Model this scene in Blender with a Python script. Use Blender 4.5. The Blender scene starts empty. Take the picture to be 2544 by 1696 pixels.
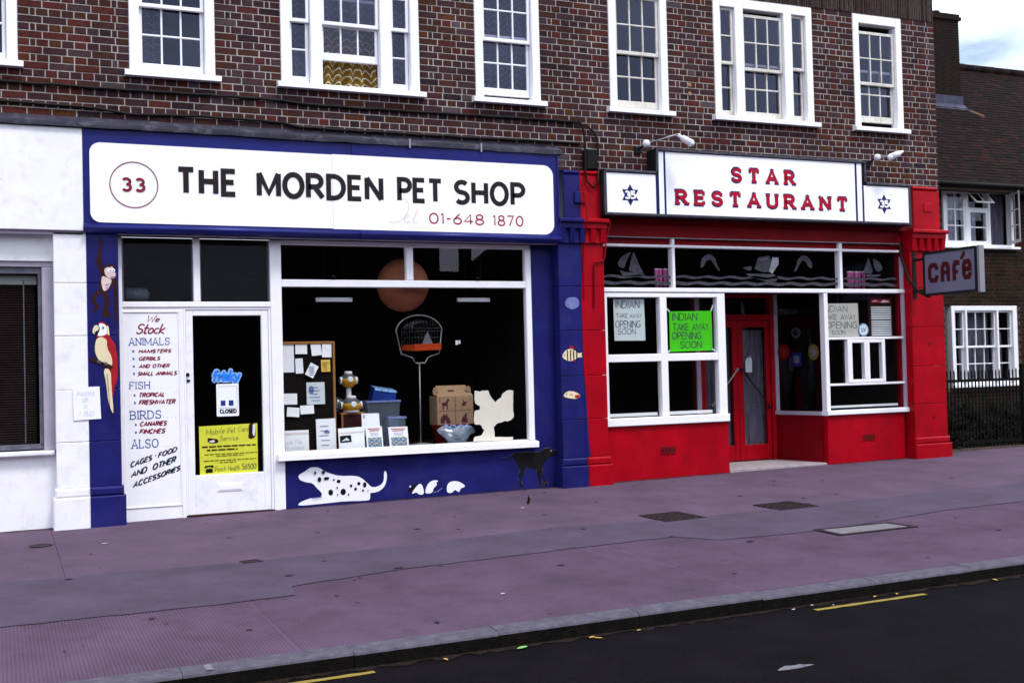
import bpy, bmesh, math, random
from mathutils import Vector, Matrix
random.seed(7)
C = bpy.context.scene.collection
R = math.radians
# ------------------------------------------------------------------ camera
YAW, PITCH, ROLL = R(23.85), R(1.387), R(-1.447)
fw = Vector((math.sin(YAW), math.cos(YAW), 0)); rt = Vector((math.cos(YAW), -math.sin(YAW), 0)); up = Vector((0, 0, 1))
fw, up = math.cos(PITCH) * fw + math.sin(PITCH) * up, math.cos(PITCH) * up - math.sin(PITCH) * fw
rt, up = math.cos(ROLL) * rt + math.sin(ROLL) * up, math.cos(ROLL) * up - math.sin(ROLL) * rt
cam = bpy.data.cameras.new('camera'); camo = bpy.data.objects.new('camera', cam); C.objects.link(camo)
cam.sensor_width = 36; cam.lens = 40.925; cam.clip_end = 500; cam.clip_start = .1
M3 = Matrix((rt, up, -fw)).transposed().to_4x4(); M3.translation = Vector((0, -12.27, 1.40)); camo.matrix_world = M3
bpy.context.scene.camera = camo
# ------------------------------------------------------------------ world: bright overcast with thin blue gaps
SUN_EL, SUN_AZ = 60, 160
wd = bpy.data.worlds.new('World'); bpy.context.scene.world = wd; wd.use_nodes = True
nt = wd.node_tree; nt.nodes.clear()
out = nt.nodes.new('ShaderNodeOutputWorld'); bg = nt.nodes.new('ShaderNodeBackground')
sky = nt.nodes.new('ShaderNodeTexSky'); sky.sky_type = 'NISHITA'; sky.sun_disc = False
sky.sun_elevation = R(SUN_EL); sky.sun_rotation = R(SUN_AZ); sky.air_density = 1.2; sky.dust_density = 2.5
tc = nt.nodes.new('ShaderNodeTexCoord'); mp = nt.nodes.new('ShaderNodeMapping'); mp.inputs['Scale'].default_value = (1, 1, 2.2)
mp.inputs['Location'].default_value = (.35, .1, .6)
nz = nt.nodes.new('ShaderNodeTexNoise'); nz.inputs['Scale'].default_value = 2.6; nz.inputs['Detail'].default_value = 7; nz.inputs['Roughness'].default_value = .55
rp = nt.nodes.new('ShaderNodeValToRGB'); rp.color_ramp.elements[0].position = .36; rp.color_ramp.elements[1].position = .56
mx = nt.nodes.new('ShaderNodeMix'); mx.data_type = 'RGBA'; mx.inputs[7].default_value = (11.0, 11.5, 13.6, 1)
nt.links.new(tc.outputs['Generated'], mp.inputs['Vector']); nt.links.new(mp.outputs[0], nz.inputs['Vector']); nt.links.new(nz.outputs[0], rp.inputs[0])
nt.links.new(rp.outputs[0], mx.inputs[0]); nt.links.new(sky.outputs[0], mx.inputs[6]); nt.links.new(mx.outputs[2], bg.inputs[0])
nt.links.new(bg.outputs[0], out.inputs[0]); bg.inputs[1].default_value = .11
# ------------------------------------------------------------------ sun (veiled)
sl = bpy.data.lights.new('sun', 'SUN'); sl.energy = 1.5; sl.angle = R(14); sl.color = (1, .985, .97)
so = bpy.data.objects.new('sun', sl); C.objects.link(so)
a, e = R(SUN_AZ), R(SUN_EL)
sd = Vector((math.sin(a) * math.cos(e), math.cos(a) * math.cos(e), math.sin(e)))
so.rotation_euler = sd.to_track_quat('Z', 'Y').to_euler(); so.location = (0, -10, 20)
vs = bpy.context.scene.view_settings
vs.view_transform = 'Standard'; vs.look = 'None'; vs.exposure = 0.82; vs.gamma = 1; vs.use_curve_mapping = False
cy = bpy.context.scene.cycles
cy.transparent_max_bounces = 24; cy.max_bounces = 8

# ------------------------------------------------------------------ materials
MATS = {}
def mat(name, col, rough=.6, var=.12, scale=6., bump=0., bscale=60., dirt=None, dirt_amt=0., dscale=2.5, spec=.10, metal=0., coat=0., spread=None, wear=None, stain=0., stretch=(1, 1, 1)):
    if name in MATS: return MATS[name]
    m = bpy.data.materials.new(name); m.use_nodes = True; n = m.node_tree.nodes; l = m.node_tree.links
    b = n['Principled BSDF']; b.inputs['Roughness'].default_value = rough; b.inputs['Metallic'].default_value = metal
    b.inputs['Specular IOR Level'].default_value = spec; b.inputs['Coat Weight'].default_value = coat
    t = n.new('ShaderNodeTexCoord'); mpn = n.new('ShaderNodeMapping'); mpn.inputs['Scale'].default_value = stretch
    l.new(t.outputs['Object'], mpn.inputs[0])
    no = n.new('ShaderNodeTexNoise'); no.inputs['Scale'].default_value = scale; no.inputs['Detail'].default_value = 6; no.inputs['Roughness'].default_value = .6
    l.new(mpn.outputs[0], no.inputs['Vector'])
    ramp = n.new('ShaderNodeValToRGB'); c = col
    lo = [max(0, x * (1 - var)) for x in c]; hi = [min(1, x * (1 + var)) for x in c]
    if spread: lo = list(spread)
    ramp.color_ramp.elements[0].position = .33; ramp.color_ramp.elements[1].position = .67
    ramp.color_ramp.elements[0].color = (*lo, 1); ramp.color_ramp.elements[1].color = (*hi, 1)
    l.new(no.outputs[0], ramp.inputs[0]); last = ramp.outputs[0]
    if dirt:
        n2 = n.new('ShaderNodeTexNoise'); n2.inputs['Scale'].default_value = dscale; n2.inputs['Detail'].default_value = 9; n2.inputs['Roughness'].default_value = .68
        l.new(t.outputs['Object'], n2.inputs['Vector'])
        r2 = n.new('ShaderNodeValToRGB'); r2.color_ramp.elements[0].position = .52; r2.color_ramp.elements[1].position = .72
        r2.color_ramp.elements[1].color = (dirt_amt,) * 3 + (1,)
        l.new(n2.outputs[0], r2.inputs[0]); mxx = n.new('ShaderNodeMix'); mxx.data_type = 'RGBA'
        l.new(r2.outputs[0], mxx.inputs[0]); l.new(last, mxx.inputs[6]); mxx.inputs[7].default_value = (*dirt, 1); last = mxx.outputs[2]
    if wear:
        n5 = n.new('ShaderNodeTexNoise'); n5.inputs['Scale'].default_value = 11; n5.inputs['Detail'].default_value = 10; n5.inputs['Roughness'].default_value = .75; l.new(t.outputs['Object'], n5.inputs['Vector'])
        r5 = n.new('ShaderNodeValToRGB'); r5.color_ramp.elements[0].position = .66; r5.color_ramp.elements[1].position = .71; l.new(n5.outputs[0], r5.inputs[0])
        m5 = n.new('ShaderNodeMix'); m5.data_type = 'RGBA'; l.new(r5.outputs[0], m5.inputs[0]); l.new(last, m5.inputs[6]); m5.inputs[7].default_value = (*wear, 1); last = m5.outputs[2]
    if stain:
        ge = n.new('ShaderNodeNewGeometry'); ms_ = n.new('ShaderNodeMapping'); ms_.inputs['Scale'].default_value = (1.6, 1, .7); l.new(ge.outputs['Position'], ms_.inputs[0])
        n4 = n.new('ShaderNodeTexNoise'); n4.inputs['Scale'].default_value = 1.1; n4.inputs['Detail'].default_value = 7; n4.inputs['Roughness'].default_value = .65; l.new(ms_.outputs[0], n4.inputs['Vector'])
        r4 = n.new('ShaderNodeMapRange'); r4.inputs[1].default_value = .35; r4.inputs[2].default_value = .65; r4.inputs[3].default_value = 1 - stain; r4.inputs[4].default_value = 1 + stain * .5; l.new(n4.outputs[0], r4.inputs[0])
        v4 = n.new('ShaderNodeVectorMath'); v4.operation = 'SCALE'; l.new(last, v4.inputs[0]); l.new(r4.outputs[0], v4.inputs['Scale']); last = v4.outputs[0]
    l.new(last, b.inputs['Base Color'])
    if bump:
        n3 = n.new('ShaderNodeTexNoise'); n3.inputs['Scale'].default_value = bscale; n3.inputs['Detail'].default_value = 4
        l.new(t.outputs['Object'], n3.inputs['Vector']); bp = n.new('ShaderNodeBump'); bp.inputs['Strength'].default_value = bump; bp.inputs['Distance'].default_value = .01
        l.new(n3.outputs[0], bp.inputs['Height']); l.new(bp.outputs[0], b.inputs['Normal'])
    MATS[name] = m; return m
def glassmat(name, tint=(.93, .94, .93), rough=0.0, wav=.0, ior=1.45, gtint=(.85, .88, 1), milk=0):
    m = bpy.data.materials.new(name); m.use_nodes = True; n = m.node_tree.nodes; l = m.node_tree.links; n.clear()
    o = n.new('ShaderNodeOutputMaterial'); mi = n.new('ShaderNodeMixShader'); tr = n.new('ShaderNodeBsdfTransparent'); gl = n.new('ShaderNodeBsdfGlossy'); fr = n.new('ShaderNodeFresnel')
    tr.inputs[0].default_value = (*tint, 1); gl.inputs['Roughness'].default_value = rough; gl.inputs[0].default_value = (*gtint, 1)
    ge = n.new('ShaderNodeNewGeometry'); mr = n.new('ShaderNodeMapRange'); mr.inputs[3].default_value = ior; mr.inputs[4].default_value = 1 / ior
    l.new(ge.outputs['Backfacing'], mr.inputs[0]); l.new(mr.outputs[0], fr.inputs[0])
    l.new(fr.outputs[0], mi.inputs[0]); l.new(tr.outputs[0], mi.inputs[1]); l.new(gl.outputs[0], mi.inputs[2]); l.new(mi.outputs[0], o.inputs[0])
    if milk: df = n.new('ShaderNodeBsdfDiffuse'); df.inputs[0].default_value = (.55, .66, .80, 1); m2 = n.new('ShaderNodeMixShader'); m2.inputs[0].default_value = milk; l.new(mi.outputs[0], m2.inputs[1]); l.new(df.outputs[0], m2.inputs[2]); l.new(m2.outputs[0], o.inputs[0])
    if wav:
        t = n.new('ShaderNodeTexCoord'); no = n.new('ShaderNodeTexNoise'); no.inputs['Scale'].default_value = 3; bp = n.new('ShaderNodeBump'); bp.inputs['Strength'].default_value = wav; bp.inputs['Distance'].default_value = .02
        l.new(t.outputs['Object'], no.inputs['Vector']); l.new(no.outputs[0], bp.inputs['Height']); l.new(bp.outputs[0], gl.inputs['Normal'])
    MATS[name] = m; return m

white = mat('white gloss paint', (.80, .80, .82), .35, .02, 5, .05, 40, (.45, .43, .42), .12, 9)
white2 = mat('white weathered paint', (.78, .78, .80), .5, .04, 4, .12, 30, (.42, .40, .40), .32, 7, wear=(.30, .28, .29))
signwhite = mat('white sign enamel', (.84, .84, .84), .3, .015, 3)
cream = mat('aged cream paint', (.62, .60, .54), .45, .1, 9, .1, 40, (.33, .27, .18), .6, 7)
blue = mat('blue gloss paint', (.0115, .0125, .108), .36, .18, 4, .16, 18, (.03, .03, .10), .5, 3, spec=.14, wear=(.03, .035, .16), stain=.16)
blue2 = mat('blue fascia paint', (.011, .014, .125), .34, .14, 3, .1, 12, (.02, .02, .09), .4, 2, spec=.16)
red = mat('red gloss paint', (.325, .0011, .008), .34, .12, 4, .16, 18, (.19, .003, .007), .6, 3, spec=.12, wear=(.33, .03, .04), stain=.16)
redold = mat('dull red paint', (.17, .0015, .005), .5, .2, 3, .15, 25, (.10, .004, .006), .6, 4, spec=.08)
lilac = mat('lilac grey paint and shade', (.36, .33, .40), .5, .1, 5)
lead = mat('weathered lead', (.030, .028, .042), .6, .3, 3, .3, 12, (.16, .16, .20), .5, 9)
darkmetal = mat('black metal', (.012, .012, .014), .45, .2, 8)
greymetal = mat('grey metal', (.12, .12, .15), .4, .25, 10, metal=.3)
chrome = mat('bright metal', (.38, .38, .38), .25, .1, 10, metal=.9)
aluminium = mat('dull aluminium', (.30, .30, .33), .4, .1, 10, metal=.5)
black = mat('black paint', (.008, .007, .007), .5, .2, 10)
letterblack = mat('brown black sign paint', (.020, .014, .016), .5, .2, 14)
maroon = mat('maroon sign paint', (.20, .012, .035), .5, .25, 16)
signred = mat('red sign paint', (.34, .014, .03), .5, .22, 16)
crimson = mat('crimson letter paint', (.36, .005, .022), .45, .15, 10)
navy = mat('navy paint', (.012, .015, .10), .45, .2, 10)
inkblue = mat('blue sign paint', (.05, .10, .30), .5, .4, 20)
faintpink = mat('faded pink paint', (.72, .50, .60), .5, .2, 20)
inkblack = mat('black sign paint', (.012, .02, .03), .5, .3, 20)
pencil = mat('felt pen ink', (.05, .05, .07), .6, .3, 30)
faint = mat('faint blue pen', (.50, .56, .68), .6, .2, 30)
paper = mat('white paper', (.78, .79, .82), .7, .03, 8)
papergrey = mat('greyed paper', (.55, .60, .62), .7, .05, 8)
paperdim = mat('yellowed card', (.46, .46, .42), .7, .06, 8)
yellowpaper = mat('yellow paper', (.72, .72, .06), .65, .04, 8)
greenpaper = mat('bright green paper', (.06, .56, .012), .6, .05, 8)
amber = mat('amber card', (.68, .44, .07), .65, .08, 8)
kraft = mat('brown cardboard', (.27, .17, .10), .75, .06, 12)
kraftprint = mat('maroon print', (.07, .016, .03), .7, .1, 10)
wood = mat('varnished wood', (.30, .13, .04), .5, .2, 10, stretch=(1, 1, 8))
cork = mat('dark brown board', (.004, .0026, .002), .8, .3, 40)
orange = mat('orange red plastic', (.50, .055, .012), .35, .1, 8)
copper = mat('copper brown paper', (.36, .125, .065), .55, .18, 3, stretch=(.6, .6, 4))
yplastic = mat('amber plastic', (.52, .26, .012), .25, .1, 8)
wplastic = mat('white plastic', (.62, .63, .66), .35, .05, 8)
bluebox = mat('blue plastic', (.012, .035, .20), .3, .2, 8)
bluefoil = mat('pale blue foil', (.22, .38, .66), .25, .5, 30)
cardblue = mat('bright blue print', (.02, .19, .75), .5, .1, 8)
pinkglass = mat('pink tumbler glass', (.36, .08, .22), .25, .2, 9)
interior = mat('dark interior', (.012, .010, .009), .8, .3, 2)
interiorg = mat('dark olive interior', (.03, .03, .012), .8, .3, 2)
brown = mat('brown paint', (.030, .0085, .0065), .6, .2, 9)
ivory = mat('ivory paint', (.68, .58, .37), .5, .06, 9)
scarlet = mat('scarlet paint', (.33, .012, .016), .5, .12, 9)
pinkish = mat('pale pink paint', (.62, .48, .47), .5, .06, 9)
palblue = mat('pale blue paint', (.14, .17, .36), .5, .25, 20)
frosted = mat('frosted film', (.042, .044, .056), .7, .35, 14)
frostbright = mat('bright frosted film', (.22, .23, .26), .7, .3, 12)
blinds = mat('dark red brown slats', (.020, .011, .011), .55, .3, 6)
net = mat('white net curtain', (.36, .36, .45), .85, .25, 9, stretch=(5, 5, .4))
netdim = mat('grey net curtain', (.10, .095, .13), .85, .4, 9, stretch=(6, 6, .4))
mortar = mat('buff mortar', (.38, .35, .325), .9, .2, 20, .3, 120, (.10, .08, .08), .55, 5, stain=.3)
soot = mat('dark mortar', (.075, .055, .045), .9, .3, 20)
BR = [mat('brick plum', (.041, .017, .020), .85, .3, 22, .6, 90, (.026, .021, .028), .7, 20, stain=.35), mat('brick red', (.072, .017, .013), .85, .28, 22, .6, 90, (.040, .014, .015), .7, 18, stain=.35),
      mat('brick brown', (.050, .018, .013), .85, .3, 22, .6, 90, (.026, .014, .015), .7, 20, stain=.35), mat('brick dark', (.021, .011, .013), .8, .4, 22, .6, 90, stain=.3),
      mat('brick mauve', (.052, .026, .030), .85, .25, 22, .6, 90, (.034, .022, .026), .7, 20, stain=.35), mat('brick orange', (.070, .024, .011), .85, .3, 22, .6, 90, (.042, .015, .010), .7, 20, stain=.35),
      mat('brick grey', (.070, .050, .055), .85, .25, 22, .6, 90, (.045, .025, .027), .7, 16, stain=.35)]
BRW = [32, 12, 30, 6, 15, 3, 2]
BRRED = [14, 40, 28, 4, 6, 8, 0]
HBR = [mat('brown brick', (.022, .012, .007), .9, .3, 22, .6, 90), mat('dark brown brick', (.012, .008, .005), .9, .3, 22, .6, 90), mat('rust brick', (.032, .010, .006), .9, .3, 22, .6, 90)]
TILE = [mat('dark clay tile', (.0058, .0032, .0026), .9, .4, 14, .6, 60), mat('brown clay tile', (.0085, .0038, .0029), .9, .4, 14, .6, 60), mat('rusty clay tile', (.017, .005, .0038), .9, .4, 14, .6, 60)]
asphalt = mat('worn dark asphalt', (.0042, .0033, .0046), .9, .35, 3.5, 1.0, 160, (.014, .0115, .014), .55, 70, spec=.05, stain=.3)
concrete = mat('pink grey concrete', (.088, .059, .092), .85, .13, 1.4, .4, 140, (.060, .042, .060), .6, 7, stain=.14)
concrete2 = mat('rose grey concrete', (.088, .056, .091), .85, .13, 1.2, .4, 140, (.055, .037, .053), .6, 5, stain=.16)
patchgrey = mat('blue grey tarmac', (.070, .053, .082), .85, .14, 1.6, .5, 160, (.052, .039, .058), .6, 6, stain=.14)
kerbtop = mat('granite kerb top', (.078, .072, .095), .8, .25, 14, .5, 120, (.05, .045, .05), .6, 20)
kerbface = mat('dark kerb face', (.0036, .0028, .0023), .95, .5, 8, .8, 60, (.014, .010, .007), .6, 14, spec=.1)  # near-black colour for the road-side face and the stone ends
iron = mat('cast iron', (.022, .015, .016), .6, .5, 30, .6, 90)
coverstone = mat('pale concrete infill', (.15, .135, .15), .85, .25, 12, .4, 80, (.07, .06, .06), .7, 12)
stepstone = mat('pale step tiles', (.30, .26, .27), .7, .2, 8, .1, 40, (.16, .12, .12), .6, 6)
linepaint = mat('yellow road paint', (.24, .175, .035), .7, .2, 25, .4, 120, (.05, .04, .03), .8, 25)
roadwhite = mat('pale dab and glint', (.13, .125, .15), .8, .3, 20)
leafg = mat('green leaf', (.15, .36, .10), .6, .2, 30)
leafy = mat('yellow leaf', (.40, .24, .07), .7, .35, 30)
leafp = mat('pale scrap', (.5, .48, .45), .7, .15, 30)
hedgeg = [mat('dark foliage', (.0038, .006, .002), .8, .4, 20), mat('green foliage', (.008, .011, .0035), .8, .4, 20), mat('deep foliage', (.0035, .005, .002), .8, .4, 20)]
soil = mat('dark soil', (.010, .008, .006), .95, .4, 8, .8, 40)
cafeface = mat('grey violet perspex', (.145, .135, .20), .35, .08, 2)
cafered = mat('dark red perspex', (.060, .008, .010), .4, .1, 6)
capgreen = mat('pale green blind', (.30, .33, .31), .6, .1, 6)
glass = glassmat('window glass'); oldglass = glassmat('old wavy glass', (.50, .50, .58), .012, .12, 1.52, (.62, .70, 1)); louvreglass = glassmat('louvre glass', (.9, .92, .9), ior=1.18)
clearplastic = glassmat('clear plastic', (.80, .86, .95), .12, .0, 1.6, (1, 1, 1), .10); bagplastic = glassmat('thin polythene', (.7, .76, .86), .2, .5, 1.8, (1, 1, 1), .22)

def curtainmat(name, base, light, dark, sc):
    """rows of arched scallops, pale rim over a dark line, as on 1970s prints"""
    m = bpy.data.materials.new(name); m.use_nodes = True; n = m.node_tree.nodes; l = m.node_tree.links; b = n['Principled BSDF']; b.inputs['Roughness'].default_value = .9; b.inputs['Specular IOR Level'].default_value = .05
    t = n.new('ShaderNodeTexCoord'); no = n.new('ShaderNodeTexNoise'); no.inputs['Scale'].default_value = 7; ad = n.new('ShaderNodeVectorMath'); ad.operation = 'MULTIPLY_ADD'; ad.inputs[1].default_value = (.07,) * 3
    l.new(t.outputs['Object'], no.inputs['Vector']); l.new(no.outputs['Color'], ad.inputs[0]); l.new(t.outputs['Object'], ad.inputs[2])
    sx = n.new('ShaderNodeSeparateXYZ'); l.new(ad.outputs[0], sx.inputs[0])
    def mth(op, a, b_=None, v=None):
        q = n.new('ShaderNodeMath'); q.operation = op
        l.new(a, q.inputs[0]) if hasattr(a, 'links') else None
        if b_ is not None: l.new(b_, q.inputs[1])
        elif v is not None: q.inputs[1].default_value = v
        return q.outputs[0]
    u = mth('PINGPONG', sx.outputs[0], v=sc); u = mth('DIVIDE', u, v=sc); u2 = mth('MULTIPLY', u, u); ar = mth('MULTIPLY', u2, v=sc * 1.1); zz = mth('ADD', sx.outputs[2], ar); zz = mth('DIVIDE', zz, v=sc * 1.5); fr = mth('FRACT', zz)
    r = n.new('ShaderNodeValToRGB'); es = r.color_ramp.elements; es[0].position = 0; es[0].color = (*base, 1); es[1].position = 1; es[1].color = (*dark, 1)
    for p_, c_ in ((.20, base), (.30, dark), (.34, light), (.50, light), (.54, dark), (.62, base), (.88, base)): q = es.new(p_); q.color = (*c_, 1)
    l.new(fr, r.inputs[0]); l.new(r.outputs[0], b.inputs['Base Color']); MATS[name] = m; return m
goldcurtain = curtainmat('gold swirl curtain', (.21, .115, .014), (.62, .57, .44), (.040, .022, .010), .055)
palecurtain = curtainmat('pale swirl net', (.075, .068, .07), (.19, .20, .22), (.05, .045, .055), .05)
printmix = curtainmat('colour printed cover', (.12, .25, .45), (.75, .6, .2), (.05, .03, .03), .03)

# ------------------------------------------------------------------ mesh helpers
class MB:
    def __init__(s): s.v = []; s.f = []; s.mi = []
    def add(s, vs, fs, mi=0):
        o = len(s.v); s.v += [tuple(map(float, p)) for p in vs]; s.f += [tuple(o + i for i in f) for f in fs]; s.mi += [mi] * len(fs); return s
    def box(s, x0, x1, y0, y1, z0, z1, mi=0):
        x0, x1 = min(x0, x1), max(x0, x1); y0, y1 = min(y0, y1), max(y0, y1); z0, z1 = min(z0, z1), max(z0, z1)
        return s.add([(x0, y0, z0), (x1, y0, z0), (x1, y1, z0), (x0, y1, z0), (x0, y0, z1), (x1, y0, z1), (x1, y1, z1), (x0, y1, z1)],
                     [(0, 1, 5, 4), (1, 2, 6, 5), (2, 3, 7, 6), (3, 0, 4, 7), (4, 5, 6, 7), (3, 2, 1, 0)], mi)
    def bev(s, x0, x1, y0, y1, z0, z1, b=.006, mi=0):   # box whose front edges are chamfered
        f = [(x0 + b, y0, z0 + b), (x1 - b, y0, z0 + b), (x1 - b, y0, z1 - b), (x0 + b, y0, z1 - b)]
        m = [(x0, y0 + b, z0), (x1, y0 + b, z0), (x1, y0 + b, z1), (x0, y0 + b, z1)]
        k = [(x0, y1, z0), (x1, y1, z0), (x1, y1, z1), (x0, y1, z1)]
        fs = [(0, 1, 2, 3)] + [(i, 4 + i, 4 + (i + 1) % 4, (i + 1) % 4) for i in range(4)] + [(4 + i, 8 + i, 8 + (i + 1) % 4, 4 + (i + 1) % 4) for i in range(4)] + [(11, 10, 9, 8)]
        return s.add(f + m + k, fs, mi)
    def prism(s, pts, y0, y1, mi=0):                     # outline in x,z pushed from y0 to y1
        n = len(pts)
        return s.add([(x, y0, z) for x, z in pts] + [(x, y1, z) for x, z in pts], [tuple(range(n)), tuple(range(2 * n - 1, n - 1, -1))] + [(i, n + i, n + (i + 1) % n, (i + 1) % n) for i in range(n)], mi)
    def flat(s, pts, y, mi=0): return s.add([(x, y, z) for x, z in pts], [tuple(range(len(pts)))], mi)
    def loft(s, rings, mi=0, cap=True, close=True):
        n = len(rings[0]); vs = [p for r in rings for p in r]; fs = []
        for i in range(len(rings) - 1):
            for j in range(n if close else n - 1): k = (j + 1) % n; fs.append((i * n + j, i * n + k, (i + 1) * n + k, (i + 1) * n + j))
        if cap: fs += [tuple(range(n - 1, -1, -1)), tuple((len(rings) - 1) * n + j for j in range(n))]
        return s.add(vs, fs, mi)
    def tube(s, path, r, n=8, mi=0, cap=True):
        P = [Vector(p) for p in path]; rings = []
        for i, p in enumerate(P):
            d = (P[min(i + 1, len(P) - 1)] - P[max(i - 1, 0)]).normalized()
            a = d.orthogonal().normalized() if i == 0 else (pa - d * pa.dot(d)).normalized()
            pa = a; b = d.cross(a); rr = r[i] if isinstance(r, (list, tuple)) else r
            rings.append([p + rr * (math.cos(t * 2 * math.pi / n) * a + math.sin(t * 2 * math.pi / n) * b) for t in range(n)])
        return s.loft(rings, mi, cap)
    def lathe(s, c, prof, n=20, axis='z', mi=0, cap=True):   # prof: (radius, height)
        rings = []
        for r, h in prof:
            ring = []
            for t in range(n):
                u, v = r * math.cos(2 * math.pi * t / n), r * math.sin(2 * math.pi * t / n)
                ring.append((c[0] + u, c[1] + v, c[2] + h) if axis == 'z' else ((c[0] + u, c[1] + h, c[2] + v) if axis == 'y' else (c[0] + h, c[1] + u, c[2] + v)))
            rings.append(ring)
        return s.loft(rings, mi, cap)
    def build(s, name, m, parent=None, smooth=False, bevel=0):
        me = bpy.data.meshes.new(name); off = parent['_w'] if parent is not None and '_w' in parent else (0, 0, 0)
        me.from_pydata([(x - off[0], y - off[1], z - off[2]) for x, y, z in s.v], [], s.f)
        ms = m if isinstance(m, (list, tuple)) else [m]
        for q in ms: me.materials.append(q)
        me.polygons.foreach_set('material_index', [min(i, len(ms) - 1) for i in s.mi])
        if smooth: me.polygons.foreach_set('use_smooth', [True] * len(s.f))
        me.update()
        if len(s.f) > 1: bm = bmesh.new(); bm.from_mesh(me); bmesh.ops.recalc_face_normals(bm, faces=bm.faces); bm.to_mesh(me); bm.free()
        o = bpy.data.objects.new(name, me); C.objects.link(o)
        if parent is not None:
            o.parent = parent; o['_w'] = list(off)
        else: o['_w'] = [0, 0, 0]
        if bevel:
            b = o.modifiers.new('bevel', 'BEVEL'); b.width = bevel; b.segments = 2; b.limit_method = 'ANGLE'
        return o
def thing(name, label, cat, loc=(0, 0, 0), group=None):
    o = bpy.data.objects.new(name, None); C.objects.link(o); o.location = loc; o['_w'] = list(loc); o.empty_display_size = .1
    o['label'] = label; o['category'] = cat
    if group: o['group'] = group
    return o
def tag(o, label, cat, group=None):
    o['label'] = label; o['category'] = cat
    if group: o['group'] = group
    return o
def struct(o): o['kind'] = 'structure'; return o
def stuff(o): o['kind'] = 'stuff'; return o
def gz(x, y): return -.046 + .010 * x + .020 * min(y, .6)
KY0, KY1, KH = -5.78, -5.93, .095
def rz(x, y): return gz(x, KY1) - KH + .012 * (KY1 - y)

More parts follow.
